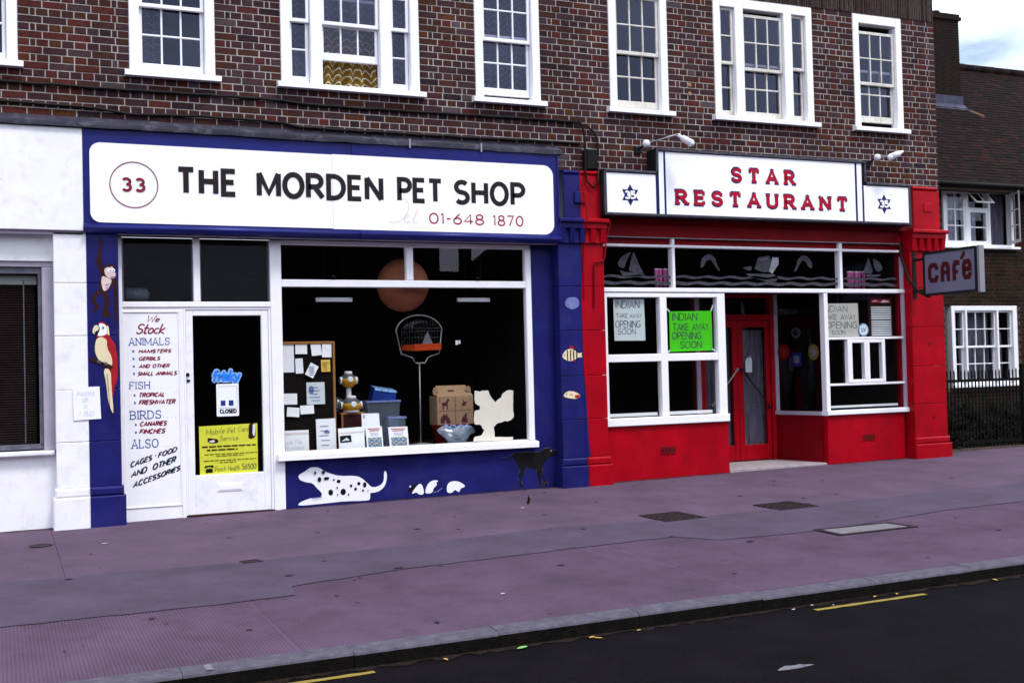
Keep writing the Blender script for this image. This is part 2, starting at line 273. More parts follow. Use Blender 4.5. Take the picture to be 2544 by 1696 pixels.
# ------------------------------------------------------------------ stroke lettering
def arc(cx, cy, rx, ry, a0, a1, n=14):
    n = max(4, int(abs(a1 - a0) / 18)); return [(cx + rx * math.cos(R(a0 + (a1 - a0) * i / n)), cy + ry * math.sin(R(a0 + (a1 - a0) * i / n))) for i in range(n + 1)]
G = {
 'A': (.66, [[(0, 0), (.33, 1), (.66, 0)], [(.13, .33), (.53, .33)]]),
 'B': (.56, [[(0, 0), (0, 1), (.28, 1)] + arc(.28, .76, .24, .24, 85, -85) + [(0, .52)], [(0, .52), (.30, .52)] + arc(.30, .26, .26, .26, 85, -85) + [(0, 0)]]),
 'C': (.62, [arc(.34, .5, .34, .5, 48, 312)]),
 'D': (.62, [[(0, 0), (0, 1), (.22, 1)] + arc(.22, .5, .40, .5, 85, -85) + [(.22, 0), (0, 0)]]),
 'E': (.48, [[(.48, 1), (0, 1), (0, 0), (.48, 0)], [(0, .52), (.42, .52)]]),
 'F': (.48, [[(.48, 1), (0, 1), (0, 0)], [(0, .52), (.42, .52)]]),
 'G': (.68, [arc(.34, .5, .34, .5, 48, 330) + [(.66, .45), (.40, .45)]]),
 'H': (.58, [[(0, 0), (0, 1)], [(.58, 0), (.58, 1)], [(0, .52), (.58, .52)]]),
 'I': (.06, [[(.03, 0), (.03, 1)]]),
 'K': (.56, [[(0, 0), (0, 1)], [(.54, 1), (0, .42)], [(.16, .60), (.56, 0)]]),
 'L': (.46, [[(0, 1), (0, 0), (.46, 0)]]),
 'M': (.76, [[(0, 0), (0, 1)], [(0, 1), (.38, .12), (.76, 1)], [(.76, 1), (.76, 0)]]),
 'N': (.60, [[(0, 0), (0, 1)], [(0, 1), (.60, 0)], [(.60, 0), (.60, 1)]]),
 'O': (.70, [arc(.35, .5, .35, .5, 90, 450)]),
 'P': (.52, [[(0, 0), (0, 1), (.26, 1)] + arc(.26, .73, .26, .27, 85, -85) + [(0, .46)]]),
 'R': (.58, [[(0, 0), (0, 1), (.28, 1)] + arc(.28, .74, .25, .26, 85, -85) + [(0, .48)], [(.26, .48), (.58, 0)]]),
 'S': (.54, [arc(.28, .75, .26, .25, 38, 268) + arc(.27, .25, .27, .25, 88, -145)]),
 'T': (.60, [[(0, 1), (.60, 1)], [(.30, 1), (.30, 0)]]),
 'U': (.58, [[(0, 1), (0, .3)] + arc(.29, .29, .29, .29, 180, 360) + [(.58, 1)]]),
 'V': (.62, [[(0, 1), (.31, 0), (.62, 1)]]),
 'W': (.9, [[(0, 1), (.2, 0), (.45, .8), (.7, 0), (.9, 1)]]),
 'X': (.6, [[(0, 0), (.6, 1)], [(0, 1), (.6, 0)]]),
 'Y': (.60, [[(0, 1), (.30, .48), (.60, 1)], [(.30, .48), (.30, 0)]]),
 '0': (.56, [arc(.28, .5, .28, .5, 90, 450)]), '1': (.16, [[(.0, .86), (.13, 1), (.13, 0)]]),
 '2': (.5, [arc(.26, .72, .25, .28, 170, -30) + [(0, 0), (.52, 0)]]), '3': (.5, [arc(.23, .75, .23, .25, 150, -85), arc(.24, .26, .26, .27, 95, -150)]),
 '4': (.56, [[(.42, 0), (.42, 1), (0, .3), (.58, .3)]]), '5': (.5, [[(.46, 1), (.06, 1), (.03, .56)] + arc(.22, .32, .28, .32, 100, -140)]),
 '6': (.54, [[(.42, 1), (.14, .62)] + arc(.27, .30, .26, .30, 150, 510)]), '7': (.5, [[(0, 1), (.5, 1), (.16, 0)]]),
 '8': (.54, [arc(.27, .76, .22, .24, 270, 630), arc(.27, .26, .27, .26, 90, 450)]), '9': (.5, [arc(.25, .7, .25, .3, 0, 360) + [(.45, .4), (.2, 0)]]),
 '-': (.26, [[(0, .5), (.26, .5)]]), '.': (.05, [[(0, .02), (.05, .02)]]), ' ': (.34, []), "'": (.12, [[(.02, .8), (.12, 1.05)]]),
 'e': (.42, [[(.02, .26), (.40, .32)] + arc(.22, .29, .2, .28, 10, 320)]), 't': (.34, [[(.16, .95), (.10, .2)] + arc(.22, .14, .12, .14, 180, 320), [(0, .6), (.34, .6)]]),
 'o': (.44, [arc(.22, .28, .22, .28, 90, 450)]), 'c': (.4, [arc(.22, .28, .21, .28, 50, 310)]), 'k': (.44, [[(0, 0), (.04, 1)], [(.40, .56), (.02, .25), (.44, 0)]]),
 'f': (.36, [[(.10, 0), (.12, .75)] + arc(.24, .78, .12, .2, 180, 30), [(0, .56), (.32, .56)]]), 'r': (.34, [[(.04, 0), (.04, .58)], [(.04, .36)] + arc(.2, .38, .15, .18, 160, 30)]),
 'i': (.08, [[(.04, 0), (.04, .56)], [(.04, .74), (.04, .84)]]), 's': (.36, [arc(.19, .43, .16, .14, 30, 268) + arc(.18, .15, .18, .15, 88, -150)]),
 'y': (.44, [[(0, .56), (.2, .06)], [(.42, .56), (.16, -.2), (.0, -.24)]]), 'l': (.1, [[(.04, 0), (.08, 1)]]), 'a': (.44, [arc(.2, .28, .2, .28, 0, 360), [(.42, .58), (.42, 0)]]),
 'n': (.44, [[(0, 0), (0, .56)], [(0, .36)] + arc(.2, .36, .2, .2, 170, 0) + [(.4, 0)]]), 'b': (.44, [[(0, 1), (0, 0)], arc(.22, .28, .22, .28, 90, 450)]), 'd': (.44, [arc(.2, .28, .2, .28, 0, 360), [(.42, 1), (.42, 0)]]),
 'h': (.42, [[(0, 0), (0, 1)], [(0, .36)] + arc(.2, .36, .2, .2, 170, 0) + [(.4, 0)]]), 'u': (.42, [[(0, .56), (0, .2)] + arc(.2, .2, .2, .2, 180, 360) + [(.4, .56)]]), 'v': (.4, [[(0, .56), (.2, 0), (.4, .56)]]),
 'w': (.56, [[(0, .56), (.13, 0), (.28, .45), (.43, 0), (.56, .56)]]),
 'm': (.62, [[(0, 0), (0, .56)], [(0, .36)] + arc(.15, .36, .15, .2, 170, 0) + [(.3, 0)], [(.3, .36)] + arc(.45, .36, .15, .2, 170, 0) + [(.6, 0)]]),
}
SER = {'S': [(.53, 1.0, .53, .70), (.01, 0, .01, .30)], 'T': [(.02, 1.04, .02, .72), (.58, 1.04, .58, .72), (.12, 0, .48, 0)], 'A': [(-.14, 0, .16, 0), (.50, 0, .80, 0), (.2, 1, .46, 1)],
       'R': [(-.15, 1, .0, 1), (-.15, 0, .16, 0), (.44, 0, .74, 0)], 'E': [(-.15, 1, 0, 1), (-.15, 0, 0, 0), (.49, 1.03, .49, .74), (.49, -.03, .49, .26), (.40, .38, .40, .66)], 'U': [(-.15, 1, .15, 1), (.43, 1, .73, 1)],
       'N': [(-.15, 1, .0, 1), (-.15, 0, .15, 0), (.45, 1, .75, 1)], 'I': [(-.10, 1, .16, 1), (-.10, 0, .16, 0)], 'M': [(-.12, 1, 0, 1), (-.12, 0, .1, 0), (.76, 1, .88, 1), (.66, 0, .88, 0)], 'L': [(-.12, 1, .12, 1), (.46, 0, .46, .22)],
       'F': [(-.12, 0, .12, 0), (.48, 1, .48, .78)], 'H': [(-.12, 0, .12, 0), (-.12, 1, .12, 1), (.46, 0, .70, 0), (.46, 1, .70, 1)], 'B': [(-.12, 0, 0, 0), (-.12, 1, 0, 1)], 'D': [(-.12, 0, 0, 0), (-.12, 1, 0, 1)]}
def ribbon(mb, pts, w, mp, rnd=False):
    P = [Vector(p) for p in pts]; Q = [P[0]]
    for p in P[1:]:
        if (p - Q[-1]).length > 1e-5: Q.append(p)
    closed = len(Q) > 3 and (Q[0] - Q[-1]).length < w * .05 + 1e-5
    if closed: Q = Q[:-1]
    n = len(Q)
    if n < 2: return
    L_, R_ = [], []
    for i in range(n):
        a = Q[i - 1] if (i or closed) else None; b = Q[(i + 1) % n] if (i < n - 1 or closed) else None
        d1 = (Q[i] - a).normalized() if a is not None else (b - Q[i]).normalized(); d2 = (b - Q[i]).normalized() if b is not None else d1
        t = d1 + d2; t = t.normalized() if t.length > .2 else d1
        nn = Vector((-t.y, t.x)); c = max(.72, nn.dot(Vector((-d1.y, d1.x)))); nn = nn * (w / 2 / c)
        L_.append(Q[i] + nn); R_.append(Q[i] - nn)
    fs = [(i, (i + 1) % n, n + (i + 1) % n, n + i) for i in range(n if closed else n - 1)]
    mb.add([mp(p) for p in L_ + R_], fs)
    if rnd and not closed:
        for e_, d in ((Q[0], Q[0] - Q[1]), (Q[-1], Q[-1] - Q[-2])):
            a0 = math.atan2(d.y, d.x); ring = [e_ + w / 2 * Vector((math.cos(a0 + t), math.sin(a0 + t))) for t in [(-.5 + k / 6) * math.pi for k in range(7)]]
            mb.add([mp(p) for p in ring], [tuple(range(7))])
def text(s, quad, plane, w=.16, slant=0, serif=0, rnd=False, gap=.2, extra=0, mb=None):
    """quad: (x0,z0,x1,z1) or four corners bl,br,tr,tl in the plane; plane: function (u,v,layer)->xyz"""
    mb = mb or MB()
    if not isinstance(quad[0], (tuple, list)): x0, z0, x1, z1 = quad; quad = [(x0, z0), (x1, z0), (x1, z1), (x0, z1)]
    q = [Vector(p) for p in quad]; tot = sum(G[c][0] + gap for c in s) - gap; h = (q[3] - q[0]).length
    wq = w * h; ins = wq / 2 / h if not rnd else w / 2
    xs = .5 * wq / max(1e-6, (q[1] - q[0]).length)
    def bil(u, v):
        u = xs + u * (1 - 2 * xs); v = ins + v * (1 - 2 * ins)
        return (1 - v) * ((1 - u) * q[0] + u * q[1]) + v * ((1 - u) * q[3] + u * q[2])
    x = 0; k = 0
    for c in s:
        for st in G[c][1]:
            k += 1; lay = (k % 5) * .0003
            pts = [bil((x + px_ + slant * (py_ - .5)) / tot, py_) for px_, py_ in st]
            ribbon(mb, pts, wq + extra, lambda p, lay=lay: plane(p.x, p.y, lay), rnd)
        for sx0, sy0, sx1, sy1 in (SER.get(c, ()) if serif else ()):
            k += 1; lay2 = (k % 7) * .0003; g_ = serif / .14
            a_ = bil((x + sx0) / tot, sy0); b_ = bil((x + sx1) / tot, sy1); ribbon(mb, [a_, b_], wq * .66 + extra, lambda p, lay2=lay2: plane(p.x, p.y, lay2))
        x += G[c][0] + gap
    return mb
def yplane(y): return lambda u, v, lay: (u, y - lay, v)

def letters(s, quad, y, m, parent, name='letter', gap=.2, **k):
    """each letter of a sign as a part of its own"""
    x0, z0, x1, z1 = quad; tot = sum(G[c][0] + gap for c in s) - gap; wq = k.get('w', .16) * (z1 - z0) + 0; un = (x1 - x0 - wq) / tot; x = x0 + wq / 2
    for c in s:
        a, b = x - wq / 2, x + G[c][0] * un + wq / 2
        if c != ' ': text(c, (a, z0, b, z1), yplane(y), gap=gap, **k).build(name, m, parent)
        x += (G[c][0] + gap) * un

# measured outlines (metres, x and z on the wall)
L = {'blackdog': [(5.289, 0.394), (5.364, 0.384), (5.421, 0.421), (5.461, 0.444), (5.509, 0.438), (5.769, 0.436), (5.835, 0.473), (5.893, 0.475), (5.933, 0.446), (5.991, 0.446), (5.998, 0.413),
              (5.973, 0.384), (5.914, 0.37), (5.865, 0.353), (5.814, 0.304), (5.796, 0.231), (5.809, 0.142), (5.864, 0.043), (5.823, 0.048), (5.786, 0.188), (5.768, 0.115), (5.787, 0.043),
              (5.749, 0.043), (5.736, 0.146), (5.722, 0.236), (5.617, 0.256), (5.578, 0.288), (5.567, 0.201), (5.518, 0.152), (5.524, 0.086), (5.555, 0.04), (5.515, 0.043), (5.493, 0.132),
              (5.494, 0.168), (5.512, 0.233), (5.489, 0.293), (5.451, 0.353), (5.428, 0.396), (5.364, 0.37), (5.292, 0.38)],
 'boat1a': [(6.881, 2.638), (6.904, 2.7), (6.977, 2.764), (7.086, 2.8), (7.03, 2.733), (6.992, 2.655), (6.972, 2.592), (6.91, 2.607)],
 'boat1b': [(7.107, 2.805), (7.137, 2.735), (7.188, 2.626), (7.239, 2.54), (7.113, 2.539), (7.034, 2.569), (7.064, 2.687)],
 'boat1c': [(6.909, 2.568), (7.006, 2.549), (7.257, 2.529), (7.22, 2.501), (6.951, 2.495)],
 'boat2a': [(10.727, 2.787), (10.792, 2.595), (10.764, 2.562), (10.629, 2.572)],
 'boat2b': [(10.787, 2.788), (10.907, 2.736), (10.966, 2.651), (10.942, 2.607), (10.846, 2.595)],
 'bullets': [(1.256, 1.683), (1.257, 1.607), (1.259, 1.53), (1.259, 1.456), (1.262, 1.238), (1.263, 1.162), (1.268, 0.941), (1.268, 0.864)],
 'c_0': (2.831, 1.432, 2.955, 1.747),
 'c_1': (2.971, 1.629, 3.102, 1.745),
 'c_10': (3.178, 0.567, 3.397, 0.914),
 'c_11': (2.831, 0.566, 3.093, 0.801),
 'c_12': (3.065, 1.356, 3.223, 1.536),
 'c_2': (3.146, 1.61, 3.259, 1.747),
 'c_3': (3.267, 1.588, 3.373, 1.745),
 'c_4': (2.968, 1.417, 3.052, 1.581),
 'c_5': (3.253, 1.43, 3.355, 1.561),
 'c_6': (3.084, 1.076, 3.287, 1.317),
 'c_7': (2.828, 1.083, 2.978, 1.202),
 'c_8': (2.862, 0.949, 3.0, 1.05),
 'c_9': (3.01, 0.974, 3.161, 1.068),
 'cable1': [(0.17, 4.321), (0.519, 4.322), (0.999, 4.32), (1.494, 4.324), (2.007, 4.328), (2.804, 4.324), (3.002, 4.304), (3.57, 4.301), (4.009, 4.302), (4.77, 4.31), (5.405, 4.314), (6.15, 4.317),
            (6.313, 4.315)],
 'cable2': [(0.898, 4.119), (1.24, 4.077), (1.873, 4.099), (2.8, 4.09), (2.997, 4.054), (3.709, 4.049), (4.455, 4.05), (5.237, 4.058), (6.142, 4.065)],
 'dal': [(2.912, 0.33), (2.982, 0.366), (3.023, 0.391), (3.051, 0.41), (3.134, 0.408), (3.173, 0.382), (3.216, 0.352), (3.272, 0.329), (3.369, 0.298), (3.539, 0.292), (3.61, 0.267), (3.68, 0.201),
         (3.722, 0.157), (3.78, 0.153), (3.838, 0.177), (3.868, 0.217), (3.871, 0.321), (3.897, 0.32), (3.907, 0.256), (3.881, 0.161), (3.822, 0.109), (3.749, 0.093), (3.706, 0.096), (3.708, 0.026),
         (3.676, 0.011), (3.42, 0.023), (3.251, 0.016), (3.057, 0.01), (2.912, 0.009), (2.913, 0.033), (2.961, 0.057), (3.058, 0.084), (3.166, 0.084), (3.17, 0.131), (3.116, 0.182), (3.075, 0.239),
         (2.993, 0.255), (2.932, 0.281)],
 'dalspots': [[(3.24, 0.129), (3.295, 0.125), (3.268, 0.161), (3.267, 0.093)], [(3.374, 0.127), (3.436, 0.123), (3.406, 0.161), (3.404, 0.089)],
              [(3.334, 0.243), (3.379, 0.24), (3.357, 0.262), (3.356, 0.221)], [(3.564, 0.204), (3.601, 0.202), (3.583, 0.222), (3.582, 0.184)],
              [(3.628, 0.188), (3.668, 0.185), (3.649, 0.217), (3.647, 0.156)], [(3.527, 0.149), (3.559, 0.147), (3.543, 0.164), (3.543, 0.131)],
              [(3.48, 0.186), (3.508, 0.184), (3.494, 0.202), (3.494, 0.169)], [(3.615, 0.128), (3.638, 0.126), (3.627, 0.138), (3.626, 0.116)],
              [(3.293, 0.263), (3.315, 0.262), (3.304, 0.272), (3.304, 0.253)], [(3.33, 0.175), (3.347, 0.174), (3.339, 0.185), (3.338, 0.164)],
              [(3.124, 0.276), (3.166, 0.274), (3.146, 0.302), (3.145, 0.248)], [(3.191, 0.283), (3.253, 0.279), (3.222, 0.298), (3.222, 0.265)],
              [(3.675, 0.124), (3.69, 0.123), (3.683, 0.13), (3.682, 0.117)], [(3.455, 0.094), (3.472, 0.093), (3.464, 0.105), (3.463, 0.083)],
              [(3.334, 0.102), (3.348, 0.101), (3.341, 0.111), (3.341, 0.092)], [(3.087, 0.349), (3.109, 0.348), (3.099, 0.367), (3.098, 0.33)],
              [(3.169, 0.351), (3.208, 0.349), (3.189, 0.369), (3.188, 0.331)]],
 'dol1': [(8.058, 2.613), (8.077, 2.718), (8.136, 2.775), (8.213, 2.793), (8.287, 2.738), (8.308, 2.657), (8.358, 2.576), (8.32, 2.584), (8.256, 2.672), (8.22, 2.72), (8.153, 2.703), (8.102, 2.622)],
 'dol2': [(9.484, 2.572), (9.533, 2.656), (9.556, 2.741), (9.641, 2.801), (9.733, 2.777), (9.792, 2.694), (9.789, 2.626), (9.728, 2.642), (9.689, 2.717), (9.628, 2.733), (9.574, 2.657),
          (9.541, 2.598)],
 'fish1': [(6.068, 2.183), (6.111, 2.23), (6.226, 2.23), (6.255, 2.174), (6.25, 2.127), (6.18, 2.084), (6.107, 2.099), (6.067, 2.137)],
 'fish2': [(6.008, 1.543), (6.051, 1.607), (6.114, 1.63), (6.176, 1.614), (6.227, 1.567), (6.276, 1.585), (6.262, 1.547), (6.278, 1.523), (6.226, 1.529), (6.162, 1.488), (6.089, 1.482),
           (6.028, 1.515)],
 'fish2fin': [(6.104, 1.63), (6.126, 1.671), (6.167, 1.648), (6.176, 1.618)],
 'fish3': [(6.011, 1.089), (6.058, 1.13), (6.131, 1.135), (6.203, 1.11), (6.243, 1.072), (6.19, 1.04), (6.097, 1.049), (6.035, 1.064)],
 'fish3r': [(6.156, 1.084), (6.234, 1.091), (6.222, 1.054), (6.17, 1.046)],
 'm_belly': [(0.958, 2.433), (0.995, 2.416), (1.042, 2.4), (1.045, 2.372), (1.025, 2.326), (0.998, 2.287), (0.969, 2.279), (0.956, 2.315), (0.946, 2.382)],
 'm_face': [(0.983, 2.506), (1.018, 2.52), (1.033, 2.509), (1.044, 2.529), (1.062, 2.516), (1.07, 2.479), (1.086, 2.456), (1.082, 2.423), (1.058, 2.403), (1.016, 2.411), (0.99, 2.433),
            (0.977, 2.478)],
 'monkey': [(0.935, 2.814), (0.961, 2.814), (0.956, 2.685), (0.95, 2.595), (0.967, 2.517), (0.986, 2.528), (1.05, 2.546), (1.071, 2.507), (1.086, 2.451), (1.085, 2.406), (1.095, 2.349),
            (1.094, 1.944), (1.067, 1.95), (1.062, 2.327), (1.041, 2.349), (1.024, 2.282), (0.992, 2.27), (1.013, 2.214), (1.028, 2.169), (1.0, 2.102), (1.036, 2.034), (1.02, 2.021), (0.946, 2.029),
            (0.952, 2.068), (0.98, 2.158), (0.966, 2.259), (0.928, 2.248), (0.896, 2.214), (0.901, 2.158), (0.932, 2.124), (0.915, 2.096), (0.857, 2.063), (0.868, 2.102), (0.895, 2.124),
            (0.854, 2.18), (0.849, 2.214), (0.876, 2.259), (0.929, 2.287), (0.931, 2.393), (0.942, 2.449), (0.9, 2.561), (0.925, 2.673)],
 'mouse1': [(4.184, 0.046), (4.203, 0.084), (4.249, 0.137), (4.286, 0.163), (4.316, 0.133), (4.336, 0.04), (4.276, 0.034), (4.239, 0.068)],
 'mouse1b': [(4.136, 0.088), (4.174, 0.128), (4.212, 0.147), (4.294, 0.166), (4.248, 0.123), (4.203, 0.077), (4.18, 0.065)],
 'mouse2': [(4.343, 0.047), (4.352, 0.103), (4.384, 0.157), (4.429, 0.185), (4.49, 0.186), (4.501, 0.167), (4.474, 0.163), (4.488, 0.129), (4.442, 0.097), (4.434, 0.055), (4.396, 0.041)],
 'mouse3': [(4.604, 0.037), (4.601, 0.101), (4.625, 0.149), (4.679, 0.164), (4.748, 0.156), (4.824, 0.108), (4.815, 0.087), (4.769, 0.076), (4.752, 0.034), (4.73, 0.043), (4.7, 0.066), (4.66, 0.029)],
 'par_beak': [(0.887, 1.946), (0.915, 1.937), (0.921, 1.906), (0.891, 1.879), (0.878, 1.851), (0.861, 1.862), (0.858, 1.896), (0.871, 1.929)],
 'par_body': [(0.903, 1.817), (0.948, 1.828), (0.993, 1.794), (0.989, 1.743), (1.004, 1.687), (1.03, 1.642), (1.042, 1.552), (1.012, 1.517), (0.97, 1.542), (0.928, 1.571), (0.887, 1.645),
              (0.876, 1.712), (0.884, 1.778)],
 'par_head': [(0.913, 1.948), (0.94, 1.966), (0.982, 1.945), (0.997, 1.9), (0.991, 1.85), (0.948, 1.836), (0.909, 1.836), (0.903, 1.847), (0.923, 1.884), (0.929, 1.918)],
 'par_neck': [(0.989, 1.939), (1.008, 1.934), (1.013, 1.889), (1.017, 1.838), (1.001, 1.846), (0.991, 1.878)],
 'par_perch': [(0.829, 1.64), (0.887, 1.606), (0.939, 1.582), (1.044, 1.541), (1.039, 1.505), (0.98, 1.518), (0.918, 1.555), (0.865, 1.578), (0.829, 1.596)],
 'par_red': [(0.905, 1.957), (0.924, 1.973), (0.961, 1.977), (0.998, 1.951), (1.016, 1.9), (1.009, 1.838), (1.033, 1.81), (1.069, 1.753), (1.089, 1.641), (1.091, 1.472), (1.073, 1.361),
             (1.057, 1.339), (1.028, 1.174), (1.022, 1.138), (1.029, 1.25), (1.017, 1.474), (0.983, 1.699), (0.943, 1.811), (0.903, 1.828), (0.89, 1.812), (0.912, 1.856), (0.944, 1.901),
             (0.924, 1.945)],
 'par_tail': [(0.951, 1.518), (1.023, 1.505), (1.026, 1.338), (1.044, 1.074), (1.03, 1.071), (0.993, 1.187), (0.979, 1.363)],
 'post2': [(7.594, 2.068), (8.21, 2.076), (8.212, 1.58), (7.589, 1.572)],
 'torn': [(4.986, 1.169), (5.158, 1.164), (5.188, 1.093), (5.234, 1.03), (5.299, 1.075), (5.34, 1.132), (5.389, 1.16), (5.469, 1.157), (5.46, 0.937), (5.469, 0.856), (5.428, 0.818), (5.315, 0.796),
          (5.251, 0.784), (5.21, 0.742), (5.223, 0.633), (5.454, 0.622), (5.445, 0.586), (5.151, 0.588), (4.955, 0.594), (4.964, 0.637), (5.058, 0.662), (5.091, 0.718), (5.061, 0.771), (4.976, 0.789),
          (4.969, 0.84), (4.98, 0.94), (5.043, 0.953), (5.044, 0.996), (4.99, 1.027), (4.979, 1.085)],
 'vent1': (7.387, 0.313, 7.606, 0.418),
 'vent2': (10.501, 0.332, 10.711, 0.427)}
# ================================================================== SETTING: pavement, kerb, road
PX0, PX1 = -9.0, 34.0
def sheet(name, m, x0, x1, y0, y1, zf, nx=1, ny=1, parent=None, thick=0):
    mb = MB(); vs = []; fs = []
    for i in range(nx + 1):
        for j in range(ny + 1):
            x = x0 + (x1 - x0) * i / nx; y = y0 + (y1 - y0) * j / ny; vs.append((x, y, zf(x, y)))
    for i in range(nx):
        for j in range(ny): k = i * (ny + 1) + j; fs.append((k, k + ny + 1, k + ny + 2, k + 1))
    mb.add(vs, fs); return mb.build(name, m, parent)
ground = struct(sheet('ground', soil, -90, 90, .02, 90, lambda x, y: -.05 + .010 * min(max(x, -9), 30), 12, 1))
road = struct(sheet('road', asphalt, -60, 70, -26, KY1 + .002, rz, 1, 3))
base = struct(sheet('pavement', soot, PX0, PX1, KY0, .60, lambda x, y: gz(x, y) - .022, 1, 2))
# concrete bays, a row against the shops and a grooved row against the kerb
YS0, YS1 = -2.78, -3.95
bx = [PX0] + [-2.6 + 3.05 * i for i in range(10)] + [PX1]
for i in range(len(bx) - 1):
    mb = MB(); a, b = bx[i] + .0015, bx[i + 1] - .0015
    for (ya, yb) in ((-2.9, .55),):
        mb.add([(a, ya, gz(a, ya)), (b, ya, gz(b, ya)), (b, 0, gz(b, 0)), (a, 0, gz(a, 0)), (b, yb, gz(b, yb)), (a, yb, gz(a, yb)), (a, ya, gz(a, ya) - .02), (b, ya, gz(b, ya) - .02)], [(0, 1, 2, 3), (3, 2, 4, 5), (6, 7, 1, 0)])
        for e_ in (a, b): mb.add([(e_, ya, gz(e_, ya)), (e_, yb, gz(e_, yb)), (e_, yb, gz(e_, yb) - .02), (e_, ya, gz(e_, ya) - .02)], [(0, 1, 2, 3)])
    mb.build('concrete_bay', concrete, base)
for i in range(len(bx) - 1):
    a, b = bx[i] + 1.1 * (0 < i < len(bx) - 1) + .0015, bx[i + 1] + 1.1 * (i < len(bx) - 2) - .0015
    if i == 0: a = PX0
    if b <= a: continue
    mb = MB(); p = .0215; n = int((b - a) / p) if a < 9 else 1; vs = []; fs = []
    ya, yb = KY0 + .006, -3.6
    def prof(x, d): return (x, d)
    xs = []
    if n == 1: xs = [(a, 0), (b, 0)]
    else:
        for k in range(n): x = a + k * p; xs += [(x, 0), (x + p * .58, 0), (x + p * .70, -.0028), (x + p * .88, -.0028)]
        xs.append((b, 0))
    for x, d in xs: vs += [(x, ya, gz(x, ya) + d), (x, yb, gz(x, yb) + d), (x, ya, gz(x, ya) - .02)]
    for k in range(len(xs) - 1): fs += [(3 * k, 3 * k + 3, 3 * k + 4, 3 * k + 1), (3 * k + 2, 3 * k + 5, 3 * k + 3, 3 * k)]
    mb.add(vs, fs); mb.build('grooved_bay', concrete2, base)
up_ = [(-9, -2.72), (.1, -2.70), (1.74, -2.83), (3.1, -2.82), (4.5, -2.66), (6.14, -2.86), (7.54, -2.79), (10.4, -2.70), (34, -2.7)]
lo_ = [(34, -3.75), (9.27, -3.74), (8.2, -3.77), (7.0, -4.0), (6.42, -4.06), (5.53, -4.01), (5.26, -3.66), (4.4, -3.69), (2.8, -3.79), (1.9, -3.98), (1.85, -4.28), (1.24, -4.31), (.1, -4.26), (-9, -4.3)]
mb = MB(); ring = up_ + lo_
def dens(rg):
    o = []
    for i, p_ in enumerate(rg):
        q_ = rg[(i + 1) % len(rg)]; d_ = math.hypot(q_[0] - p_[0], q_[1] - p_[1]); n_ = max(1, min(60, int(d_ / .12)))
        for k in range(n_):
            t_ = k / n_; j_ = .012 if 0 < k and abs(p_[0]) < 14 else 0; o.append((p_[0] + (q_[0] - p_[0]) * t_, p_[1] + (q_[1] - p_[1]) * t_ + random.uniform(-j_, j_)))
    return o
ring = dens(ring); mb.add([(x, y, gz(x, y) + .0045) for x, y in ring], [tuple(range(len(ring)))])
strip = struct(mb.build('tarmac_strip', patchgrey)); 
# kerb stones
kerb = thing('kerb', 'row of grey granite kerb stones with a dark face along the road', 'kerb', (0, KY1, 0)); kerb['kind'] = 'structure'
del kerb['category']
kx = PX0; i = 0
while kx < PX1:
    w_ = .915 + random.uniform(-.05, .05); x0, x1 = kx + .0015, kx + w_ - .0015; dz = random.uniform(-.004, .004); dy = random.uniform(-.004, .004)
    mb = MB(); b_ = .022; vs = []
    for x in (x0, x1):
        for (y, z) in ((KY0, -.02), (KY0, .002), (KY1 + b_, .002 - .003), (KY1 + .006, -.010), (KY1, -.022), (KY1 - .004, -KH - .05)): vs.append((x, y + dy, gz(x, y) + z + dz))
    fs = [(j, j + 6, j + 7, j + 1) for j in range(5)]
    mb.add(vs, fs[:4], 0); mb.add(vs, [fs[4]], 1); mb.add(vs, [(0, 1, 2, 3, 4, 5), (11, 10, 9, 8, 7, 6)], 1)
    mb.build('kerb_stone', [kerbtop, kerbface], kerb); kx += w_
# yellow road marks
def mark(name, x0, x1, y0, y1, m, label, cat, n=14, j=.006, zf=rz, grp=None):
    t_ = [(x0 + (x1 - x0) * k / n, y0 + random.uniform(-j, j)) for k in range(n + 1)]; b_ = [(x1 - (x1 - x0) * k / n, y1 + random.uniform(-j, j)) for k in range(n + 1)]
    mb = MB(); rg = t_ + b_; mb.add([(x, y, zf(x, y) + .004) for x, y in rg], [tuple(range(len(rg)))]); o = mb.build(name, m); o['kind'] = 'structure'
    return o
mark('road_marking', 4.83, 5.76, -6.075, -6.125, linepaint, 0, 0); mark('road_marking', 1.18, 1.87, -6.04, -6.09, linepaint, 0, 0)
mark('road_marking', 8.5, 9.45, -6.10, -6.15, linepaint, 0, 0)
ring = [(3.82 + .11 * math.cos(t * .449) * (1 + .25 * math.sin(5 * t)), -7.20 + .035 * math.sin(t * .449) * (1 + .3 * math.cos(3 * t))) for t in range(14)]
mb = MB(); mb.add([(x, y, rz(x, y) + .004) for x, y in ring], [tuple(range(14))]); struct(mb.build('painted_road_glint', roadwhite))  # pale patch painted in for a bright reflection on the road
mark('kerb_paint_dab', .99, 1.03, -5.80, -5.915, roadwhite, 0, 0, 6, .004, lambda x, y: gz(x, y))
